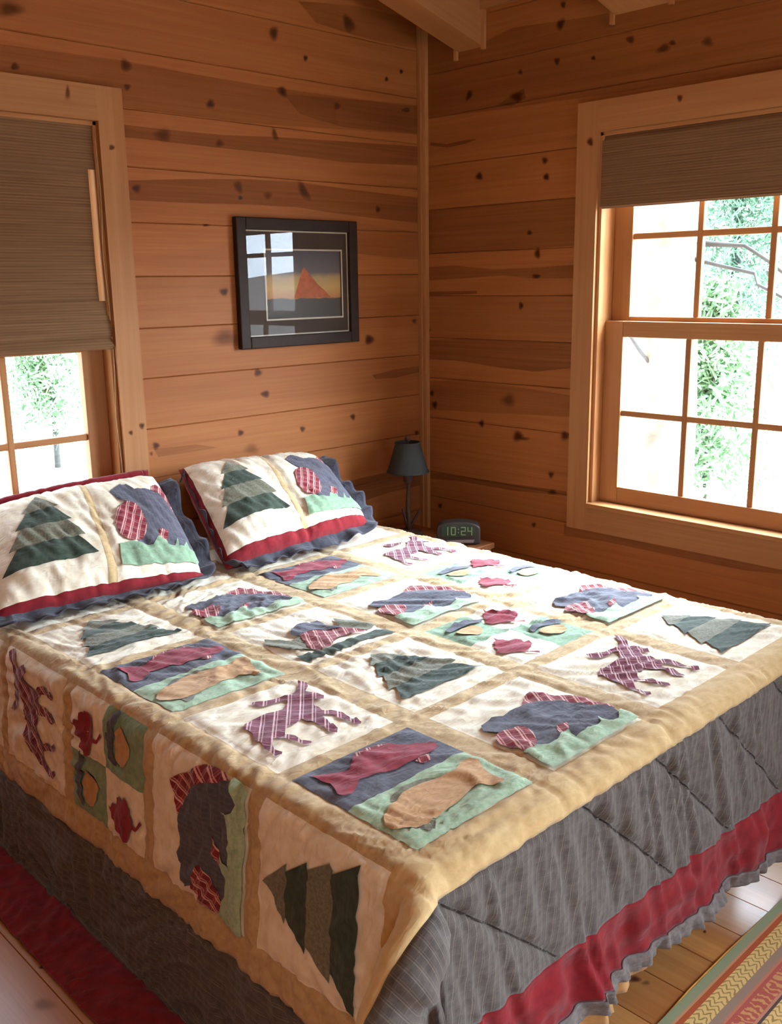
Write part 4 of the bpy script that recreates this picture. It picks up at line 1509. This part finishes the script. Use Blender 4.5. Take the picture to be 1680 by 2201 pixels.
M['print'] = print_mat()
M['peak'] = plain('orange_red_peak', lin(184, 100, 66), 0.8, noise=0.15, scale=40)
A = Acc()
pts = [(px0, -0.0045, pz0), (px1, -0.0045, pz0), (px1, -0.0045, pz1), (px0, -0.0045, pz1)]
A.face(pts, [(0, 0), (1, 0), (1, 1), (0, 1)])
ww, hh = px1 - px0, pz1 - pz0
pk = [(0.36, 0.30), (0.43, 0.55), (0.47, 0.70), (0.50, 0.76), (0.53, 0.72), (0.60, 0.62), (0.68, 0.50), (0.76, 0.42), (0.84, 0.32), (0.86, 0.30)]
pp = [(px0 + a * ww, -0.0049, pz0 + b * hh) for a, b in pk]
A.face(pp, pk, 1)
o = A.build('print', [M['print'], M['peak']]); o.parent = pic; o.matrix_parent_inverse = PI_
A = Acc()
pts = [(ix0, -0.014, iz0), (ix1, -0.014, iz0), (ix1, -0.014, iz1), (ix0, -0.014, iz1)]
A.face(pts, [(0, 0), (1, 0), (1, 1), (0, 1)])
o = A.build('glass', [M['picglass']]); o.parent = pic; o.matrix_parent_inverse = PI_

# ------------------------------------------------------------------ nightstand, lamp, clock
NS_Z = 0.485
M['nswood'] = pine('nightstand_pine', lin(170, 110, 66), lin(150, 92, 54), lin(120, 70, 40), 0.45, 0.4)
ns = tag(empty('nightstand', (-0.29, -0.34, 0)), 'low pine nightstand in the corner under the lamp and clock', 'nightstand')
NI = Matrix.Translation(-Vector(ns.location))


def nsp(o):
    o.parent = ns
    o.matrix_parent_inverse = NI
    return o


A = Acc()
A.box((-0.46, -0.555, NS_Z - 0.024), (-0.165, -0.05, NS_Z), 1)
nsp(A.build('tabletop', [M['nswood']], bevel=0.004))
A = Acc()
A.box((-0.445, -0.553, NS_Z - 0.15), (-0.185, -0.545, NS_Z - 0.024), 0)
A.box((-0.445, -0.075, NS_Z - 0.15), (-0.185, -0.065, NS_Z - 0.024), 0)
A.box((-0.195, -0.545, NS_Z - 0.15), (-0.185, -0.075, NS_Z - 0.024), 1)
A.box((-0.445, -0.53, 0.14), (-0.185, -0.075, 0.155), 1)
nsp(A.build('apron', [M['nswood']], bevel=0.002))
A = Acc()
A.box((-0.452, -0.535, NS_Z - 0.14), (-0.442, -0.085, NS_Z - 0.034), 1)
dr = nsp(A.build('drawer', [M['nswood']], bevel=0.003))
kb = lathe('knob', [(0.0, 0.0), (0.012, 0.002), (0.016, 0.012), (0.008, 0.022), (0.0, 0.022)], M['bedwood'], seg=14)
kb.rotation_euler = (0, -math.pi / 2, 0)
kb.parent = dr
kb.location = (-0.453, -0.33, NS_Z - 0.087)
for (x, y) in ((-0.428, -0.53), (-0.2, -0.53), (-0.428, -0.08), (-0.2, -0.08)):
    A = Acc()
    A.box((x - .018, y - .018, 0), (x + .018, y + .018, NS_Z - 0.024), 2)
    nsp(A.build('leg', [M['nswood']], bevel=0.003))

lx, ly = -0.305, -0.2
lamp = tag(empty('table_lamp', (lx, ly, NS_Z)), 'twig stemmed lamp with dark grey green shade in the room corner', 'lamp')
LI = Matrix.Translation(-Vector(lamp.location))
M['lampshade'] = plain('dark_grey_green_shade', lin(46, 48, 45), 0.85, noise=0.08, scale=60)
M['bark'] = plain('dark_twig_bark', lin(74, 46, 30), 0.8, noise=0.25, scale=60)


def lp(o):
    o.parent = lamp
    o.matrix_parent_inverse = LI
    return o


sb, stp = 0.752, 0.878
lp(lathe('lamp_shade', [(0.0885, sb), (0.088, sb + .006), (0.0845, sb + .008), (0.052, stp - .008), (0.0535, stp - .006), (0.053, stp), (0.050, stp), (0.049, stp - .008), (0.081, sb + .008), (0.0855, sb), (0.0885, sb)], M['lampshade'], loc=(lx, ly, 0), seg=48))
lp(lathe('finial', [(0.0, stp - .02), (0.004, stp - .02), (0.004, stp), (0.011, stp + .006), (0.012, stp + .013), (0.007, stp + .022), (0.0, stp + .026)], M['bark'], loc=(lx, ly, 0), seg=16))
lp(tube_obj('pole', [(lx, ly, NS_Z + .012), (lx + .002, ly, NS_Z + .06), (lx - .002, ly + .002, .62), (lx + .002, ly, .69), (lx, ly, .73), (lx, ly, stp - .01)], [0.012, 0.010, 0.0085, 0.008, 0.007, 0.003], M['bark'], seg=10))
lp(lathe('socket', [(0.0, .70), (0.011, .70), (0.019, .715), (0.021, .745), (0.013, .775), (0.0, .775)], M['bark'], loc=(lx, ly, 0), seg=16))
rt = AX[0]
for s, (dx, dz) in ((-1, (0.024, 0.098)), (1, (0.05, 0.094))):
    b = np.array([lx, ly, NS_Z + .012])
    pth = [b + rt * (s * dx * t) + np.array([0, 0, dz * (t ** 0.9)]) for t in (0, .3, .6, .85, 1)]
    lp(tube_obj('twig', pth, [0.008, 0.007, 0.006, 0.0055, 0.004], M['bark'], seg=8))
lp(lathe('base', [(0.0, NS_Z), (0.062, NS_Z), (0.062, NS_Z + .008), (0.05, NS_Z + .016), (0.02, NS_Z + .022), (0.0, NS_Z + .022)], M['bark'], loc=(lx, ly, 0), seg=28))

# alarm clock, turned to the bed
ccx, ccy = -0.275, -0.455
yaw_c = math.atan2(CAM[1] - ccy, CAM[0] - ccx) + math.pi / 2     # local -y faces the bed
clock = tag(empty('alarm_clock', (ccx, ccy, NS_Z), yaw_c), 'dark digital alarm clock with green display on the nightstand', 'clock')
M['clockbody'] = plain('dark_grey_plastic', lin(58, 54, 50), 0.45, noise=0.04)
M['clockdisp'] = plain('dark_green_display', lin(52, 66, 48), 0.25, noise=0.05)


def emis(name, c, s):
    nt = NT(name)
    p = principled(nt, c, 0.4)
    p.inputs['Emission Color'].default_value = c
    p.inputs['Emission Strength'].default_value = s
    return nt.out(p.outputs[0])


M['digit'] = emis('green_digit', lin(120, 150, 100), 0.12)


def extrude_profile(name, prof, y0, y1, mat, parent, bev=0.006):
    bm = bmesh.new()
    a = [bm.verts.new((x, y0, z)) for x, z in prof]
    b = [bm.verts.new((x, y1, z)) for x, z in prof]
    bm.faces.new(a)
    bm.faces.new(b[::-1])
    n = len(prof)
    for i in range(n):
        bm.faces.new([a[i], b[i], b[(i + 1) % n], a[(i + 1) % n]])
    bmesh.ops.recalc_face_normals(bm, faces=bm.faces[:])
    me = bpy.data.meshes.new(name)
    bm.to_mesh(me)
    bm.free()
    me.materials.append(mat)
    o = bpy.data.objects.new(name, me)
    link(o, parent)
    if bev:
        md = o.modifiers.new('bevel', 'BEVEL')
        md.width = bev
        md.segments = 3
        md.limit_method = 'ANGLE'
        md.angle_limit = 0.6
    return o


cwid, chgt = 0.088, 0.096
prof = [(-cwid, 0.004), (cwid, 0.004), (cwid, 0.06)] + [(cwid * math.cos(t), 0.06 + (chgt - 0.06) * math.sin(t) ** 0.7) for t in np.linspace(0.25, math.pi - 0.25, 14)] + [(-cwid, 0.06)]
extrude_profile('clock_body', prof, -0.03, 0.04, M['clockbody'], clock)
dprof = [(-0.066, 0.036), (0.066, 0.036), (0.07, 0.05), (0.066, 0.079), (0.04, 0.083), (-0.04, 0.083), (-0.066, 0.079), (-0.07, 0.05)]
extrude_profile('display', dprof, -0.034, -0.028, M['clockdisp'], clock, 0)
A = Acc()
SEG = {'0': 'abcdef', '1': 'bc', '2': 'abged', '4': 'fgbc'}
dw, dh, tk = 0.019, 0.034, 0.0035


def digit(ch, x, z):
    S_ = {'a': (x, z + dh - tk, dw, tk), 'b': (x + dw - tk, z + dh / 2, tk, dh / 2), 'c': (x + dw - tk, z, tk, dh / 2), 'd': (x, z, dw, tk),
          'e': (x, z, tk, dh / 2), 'f': (x, z + dh / 2, tk, dh / 2), 'g': (x, z + dh / 2 - tk / 2, dw, tk)}
    for s in SEG[ch]:
        a, b, w, h = S_[s]
        A.box((a, -0.0355, b), (a + w, -0.0335, b + h), 0)


for ch, x in (('1', -0.060), ('0', -0.030), ('2', 0.010), ('4', 0.036)):
    digit(ch, x, 0.043)
A.box((-0.002, -0.0355, 0.052), (0.002, -0.0335, 0.056), 0)
A.box((-0.002, -0.0355, 0.066), (0.002, -0.0335, 0.070), 0)
o = A.build('digits', [M['digit']], clock)
o['label'] = 'pale green digits reading 10:24'
extrude_profile('control_strip', [(-0.05, 0.012), (0.06, 0.012), (0.064, 0.024), (-0.046, 0.02)], -0.034, -0.028, plain('pale_grey_plastic', lin(150, 136, 134), 0.5), clock, 0)
for sx in (-1, 1):
    A = Acc()
    A.box((sx * 0.06 - 0.01, -0.02, 0), (sx * 0.06 + 0.01, 0.03, 0.006), 0)
    A.build('foot', [M['clockbody']], clock)

# ------------------------------------------------------------------ rug
def rug_mat():
    nt = NT('striped_lodge_rug')
    uv = nt.n('ShaderNodeUVMap')
    uv.uv_map = 'UVMap'
    sp = nt.n('ShaderNodeSeparateXYZ')
    nt.l(uv.outputs[0], sp.inputs[0])
    x, y = sp.outputs[0], sp.outputs[1]
    # y = metres in from the hem, the figure repeats every 0.30 m
    per = nt.math('MODULO', y, 0.305)
    base = nt.ramp(nt.math('DIVIDE', per, 0.305), [])if False else None
    rp = nt.n('ShaderNodeValToRGB')
    rp.color_ramp.interpolation = 'CONSTANT'
    stops = [(0.0, (142, 152, 116)), (0.020, (196, 140, 104)), (0.026, (176, 84, 40)), (0.037, (222, 190, 122)), (0.075, (156, 130, 112)), (0.094, (196, 120, 94)), (0.099, (178, 88, 74)), (0.140, (190, 132, 104)), (0.146, (84, 66, 66)), (0.152, (222, 186, 122)), (0.190, (84, 66, 66)), (0.198, (178, 88, 74)), (0.245, (120, 128, 96)), (0.262, (222, 190, 122)), (0.296, (150, 70, 50))]
    el = rp.color_ramp.elements
    while len(el) < len(stops):
        el.new(0.5)
    for e, (p, c) in zip(el, stops):
        e.position = p / 0.305
        e.color = lin(*c)
    nt.l(nt.math('DIVIDE', per, 0.305), rp.inputs[0])
    base = rp.outputs[0]
    # leaf like twill marks in the gold bands, flame marks in the red ones
    def band(lo, hi):
        return nt.math('MULTIPLY', nt.math('GREATER_THAN', per, lo), nt.math('LESS_THAN', per, hi))
    zn = nt.n('ShaderNodeTexNoise', i_Scale=45.0, i_Detail=1.0)
    nt.l(uv.outputs[0], zn.inputs['Vector'])
    zig = nt.math('ADD', nt.math('ABSOLUTE', nt.math('SUBTRACT', nt.math('FRACT', nt.math('DIVIDE', per, 0.0185)), 0.5)), nt.math('MULTIPLY', zn.outputs['Fac'], 0.9))
    w1 = nt.math('SINE', nt.math('ADD', nt.math('MULTIPLY', x, 360.0), nt.math('MULTIPLY', zig, 9.0)))
    m1 = nt.math('MULTIPLY', nt.math('GREATER_THAN', w1, 0.55), nt.math('ADD', band(0.038, 0.075), nt.math('ADD', band(0.152, 0.19), band(0.262, 0.296))))
    c = nt.mix(nt.math('MULTIPLY', m1, 0.75), base, lin(132, 104, 44))
    nz = nt.n('ShaderNodeTexNoise', i_Scale=60.0, i_Detail=2.0)
    nt.l(uv.outputs[0], nz.inputs['Vector'])
    w2 = nt.math('SINE', nt.math('ADD', nt.math('MULTIPLY', x, 330.0), nt.math('MULTIPLY', nz.outputs['Fac'], 14.0)))
    rel = nt.math('ADD', band(0.108, 0.14), band(0.206, 0.24))
    m2 = nt.math('MULTIPLY', nt.math('GREATER_THAN', w2, 0.1), rel)
    c = nt.mix(nt.math('MULTIPLY', m2, 0.8), c, lin(206, 158, 100))
    th = nt.math('SINE', nt.math('MULTIPLY', x, 2600.0))
    hgt = nt.math('ADD', nt.math('MULTIPLY', th, 0.3), nt.math('ADD', nt.math('MULTIPLY', m1, -0.8), nt.math('MULTIPLY', m2, 0.8)))
    p = principled(nt, c, 0.92, bump=hgt, bstr=0.4, bdist=0.003)
    return nt.out(p.outputs[0])


M['rug'] = rug_mat()
M['rugbind'] = plain('amber_rug_binding', lin(206, 150, 60), 0.8)
rug = tag(empty('rug', (-1.1, -2.75, 0)), 'striped gold, red and green woven rug on the floor past the foot of the bed', 'rug')
RI = Matrix.Translation(-Vector(rug.location))
V, Fc, UV = [], [], []
nx, ny = 60, 40
rx0, rx1, ry0, ry1 = -1.9, -0.25, -3.35, -2.128
for i in range(nx + 1):
    for j in range(ny + 1):
        x, y = rx0 + (rx1 - rx0) * i / nx, ry1 + (ry0 - ry1) * j / ny
        e = min(x - rx0, rx1 - x, ry1 - y, y - ry0)
        z = 0.006
        V.append((x, y, z))
for i in range(nx):
    for j in range(ny):
        q = [i * (ny + 1) + j, i * (ny + 1) + j + 1, (i + 1) * (ny + 1) + j + 1, (i + 1) * (ny + 1) + j]
        Fc.append(q)
        UV += [(V[k][0], ry1 - V[k][1]) for k in q]
o = mesh_np('rug_weave', V, Fc, [M['rug']], uv=UV, smooth=False)
md = o.modifiers.new('solid', 'SOLIDIFY'); md.thickness = 0.003; md.offset = -1
o.parent = rug; o.matrix_parent_inverse = RI
o = tube_obj('binding', [(rx0, ry1 + 0.0, .003), (-1.5, ry1 - .001, .003), (-1.38, ry1 + .004, .003), (-1.22, ry1 + .004, .003), (-1.0, ry1 - .001, .003), (rx1, ry1, .003)], 0.003, M['rugbind'], seg=8)
o.parent = rug; o.matrix_parent_inverse = RI

# ------------------------------------------------------------------ outdoors
def leaf_litter():
    nt = NT('forest_leaf_litter')
    tc = nt.n('ShaderNodeTexCoord')
    nz = nt.n('ShaderNodeTexNoise', i_Scale=3.0, i_Detail=8.0, i_Roughness=0.75)
    nt.l(tc.outputs['Object'], nz.inputs['Vector'])
    c = nt.ramp(nz.outputs['Fac'], [(0.38, lin(70, 60, 62)), (0.45, lin(206, 194, 186)), (0.7, lin(232, 224, 214))])
    p = principled(nt, c, 0.95)
    return nt.out(p.outputs[0])


M['litter'] = leaf_litter()


def ground_z(x, y):
    dr_ = np.maximum(x, 0)
    db = np.maximum(y, 0)
    return -0.55 + 0.115 * np.maximum(dr_ - 1.0, 0) + 0.06 * np.maximum(db - 1.0, 0) + 0.10 * np.sin(x * 0.9 + 1) * np.cos(y * 0.8)


gx = np.concatenate([np.linspace(-30, -6, 14), np.linspace(-5, 14, 60), np.linspace(15, 45, 20)])
gy = np.concatenate([np.linspace(-30, -8, 14), np.linspace(-7, 14, 60), np.linspace(15, 45, 20)])
V, Fc = [], []
for x in gx:
    for y in gy:
        V.append((x, y, float(ground_z(np.array(x), np.array(y)))))
n2 = len(gy)
for i in range(len(gx) - 1):
    for j in range(n2 - 1):
        Fc.append([i * n2 + j, (i + 1) * n2 + j, (i + 1) * n2 + j + 1, i * n2 + j + 1])
tag(mesh_np('ground_outside', V, Fc, [M['litter']]), kind='structure')

M['needle'] = plain('pine_needles', lin(106, 148, 118), 0.7, noise=0.3, scale=3.0)
M['needle2'] = plain('young_pine_needles', lin(138, 176, 132), 0.7, noise=0.25, scale=3.0)
M['treebark'] = plain('lichen_grey_bark', lin(142, 148, 138), 0.9, noise=0.28, scale=7.0)
M['darkbark'] = plain('dark_bark', lin(62, 66, 64), 0.9, noise=0.2, scale=9.0)


def conifer(label, px, dist, h, crown_r, z_low, nmat, seed, tufts=2600):
    p = at_dist(px, 700, dist)
    gz = float(ground_z(np.array(p[0]), np.array(p[1])))
    root = tag(empty('pine_tree', (p[0], p[1], gz)), label, 'tree', 'pine trees outside the windows')
    rs = np.random.RandomState(seed)
    pth = [(0, 0, -0.1), (0.03, 0.02, h * .3), (-0.02, 0.03, h * .7), (0, 0, h)]
    tube_obj('trunk', pth, [0.014 * h, 0.012 * h, 0.007 * h, 0.004], M['darkbark'], root, 8)
    V, Fc = [], []
    for k in range(int(tufts / 10)):
        zt = z_low + (h - z_low) * (rs.rand() ** 0.9)
        reach = crown_r * (1 - 0.8 * (zt - z_low) / (h - z_low)) * (0.6 + 0.5 * rs.rand())
        az = rs.rand() * 6.283
        for t in range(20):
            f = (t + rs.rand()) / 20
            c = np.array([math.cos(az) * reach * f, math.sin(az) * reach * f, zt - 0.25 * f * f * reach + rs.randn() * 0.04])
            c += rs.randn(3) * 0.07
            d1 = rs.randn(3); d1 /= np.linalg.norm(d1)
            d2 = np.cross(d1, rs.randn(3)); d2 /= np.linalg.norm(d2)
            L, w = 0.045 + 0.04 * rs.rand(), 0.012
            b = len(V)
            V += [c - d1 * L * .5 - d2 * w, c - d1 * L * .5 + d2 * w, c + d1 * L + d2 * w * .4, c + d1 * L - d2 * w * .4]
            Fc.append([b, b + 1, b + 2, b + 3])
    mesh_np('crown', V, Fc, [nmat], parent=root, smooth=False)
    return root


conifer('dark green pine seen through the middle panes of the unshaded window', 1575, 11.0, 4.4, 1.9, 0.6, M['needle'], 3, 8000)
conifer('pale young pine low in the middle panes of the unshaded window', 1535, 7.6, 1.75, 0.75, 0.25, M['needle2'], 5, 2600)
conifer('green pine at the outer panes of the unshaded window', 1720, 14.5, 4.6, 1.5, 1.2, M['needle2'], 8, 3800)
conifer('pine showing behind the big trunk at the near pane', 1345, 16.0, 5.0, 1.3, 1.2, M['needle'], 12, 3200)
conifer('pale green pine outside the shaded window by the pillows', 95, 10.0, 2.3, 0.62, 0.45, M['needle2'], 20, 3600)
conifer('tall pine seen above the meeting rail of the unshaded window', 1640, 21.0, 8.0, 2.0, 1.6, M['needle'], 23, 5200)

# the big hardwood just outside, with its bare bough
p = at_dist(1425, 800, 5.6)
gz = float(ground_z(np.array(p[0]), np.array(p[1])))
oak = tag(empty('hardwood_tree', (p[0], p[1], gz)), 'thick pale trunked hardwood tree close outside the unshaded window', 'tree')
pth = [(0, 0, -0.1), (0.0, 0.0, 0.3), (0.01, -0.02, 1.2), (0.0, 0.02, 2.2), (0.03, 0.02, 3.4), (0.06, 0.0, 5.5)]
tube_obj('trunk', pth, [0.26, 0.20, 0.17, 0.165, 0.16, 0.13], M['treebark'], oak, 18)
for nm, pix in (('bough', [(1440, 540), (1510, 562), (1560, 574), (1622, 588), (1628, 612), (1660, 628), (1720, 660), (1800, 700)]),
                ('bough', [(1440, 520), (1600, 528), (1650, 560), (1700, 600), (1760, 650)]),
                ('bough', [(1470, 880), (1420, 810), (1375, 755), (1340, 700)])):
    pts = [at_dist(x, y, 5.6 - 0.08 * i) - np.array([p[0], p[1], gz]) for i, (x, y) in enumerate(pix)]
    tube_obj(nm, pts, [0.022] + [0.011 - 0.0008 * i for i in range(len(pts) - 1)], M['darkbark'], oak, 8)

# ------------------------------------------------------------------ light
SKY_BASE, SKY_GLOW = 8.0, 78.0
w = bpy.data.worlds.new('overcast_sky')
SC.world = w
w.use_nodes = True
wt = w.node_tree
wt.nodes.clear()
bg = wt.nodes.new('ShaderNodeBackground')
tcw = wt.nodes.new('ShaderNodeTexCoord')
dotn = wt.nodes.new('ShaderNodeVectorMath')
dotn.operation = 'DOT_PRODUCT'
_d = Vector((0.74, -0.36, 0.56)).normalized()
dotn.inputs[1].default_value = _d
wt.links.new(tcw.outputs['Generated'], dotn.inputs[0])
mr = wt.nodes.new('ShaderNodeMapRange')          # hazy sun glow high beyond the right hand window
mr.interpolation_type = 'SMOOTHSTEP'
mr.inputs['From Min'].default_value = 0.55
mr.inputs['From Max'].default_value = 0.98
mr.inputs['To Min'].default_value = SKY_BASE
mr.inputs['To Max'].default_value = SKY_GLOW
wt.links.new(dotn.outputs['Value'], mr.inputs['Value'])
wt.links.new(mr.outputs[0], bg.inputs[1])
bg.inputs[0].default_value = (0.80, 0.95, 1.12, 1)
wo = wt.nodes.new('ShaderNodeOutputWorld')
wt.links.new(bg.outputs[0], wo.inputs[0])


def portal(name, loc, sx, sy, rot):
    d = bpy.data.lights.new(name, 'AREA')
    d.shape = 'RECTANGLE'
    d.size, d.size_y = sx, sy
    d.cycles.is_portal = True
    o = bpy.data.objects.new(name, d)
    o.location = loc
    o.rotation_euler = rot
    link(o)


portal('window_portal', (WT + .06, sum(WIN_R) / 2, 1.35), 1.4, 1.0, (0, math.pi / 2, 0))
portal('window_portal', (sum(WIN_B) / 2, WT + .06, 1.35), 1.0, 1.4, (-math.pi / 2, 0, 0))
portal('window_portal', (sum(FILL_WIN_F) / 2, ROOM_Y0 - WT - .06, 1.35), 1.2, 1.4, (math.pi / 2, 0, 0))
portal('window_portal', (WT + .06, sum(FILL_WIN_R) / 2, 1.35), 1.4, 0.65, (0, math.pi / 2, 0))
portal('window_portal', (ROOM_X0 - WT - .06, sum(FILL_WIN_L) / 2, 1.35), 1.4, 0.85, (0, -math.pi / 2, 0))

# warm lamp of the room, behind the photographer
ld = bpy.data.lights.new('ceiling_lamp', 'POINT')
ld.energy = 24
ld.color = (1.0, 0.62, 0.24)
ld.shadow_soft_size = 0.12
lo = bpy.data.objects.new('ceiling_lamp', ld)
lo.location = (-2.95, -2.8, 2.4)
link(lo)

# ------------------------------------------------------------------ view
vs = SC.view_settings
vs.view_transform = 'Standard'
vs.look = 'None'
vs.gamma = 1.0
vs.use_curve_mapping = False
vs.exposure = 0.06
cy = SC.cycles
cy.use_denoising = True
cy.use_adaptive_sampling = True
cy.adaptive_threshold = 0.02
cy.max_bounces = 9
cy.diffuse_bounces = 5
cy.glossy_bounces = 4
cy.transmission_bounces = 4
cy.transparent_max_bounces = 12
cy.sample_clamp_indirect = 8.0
cy.caustics_reflective = False
cy.caustics_refractive = False
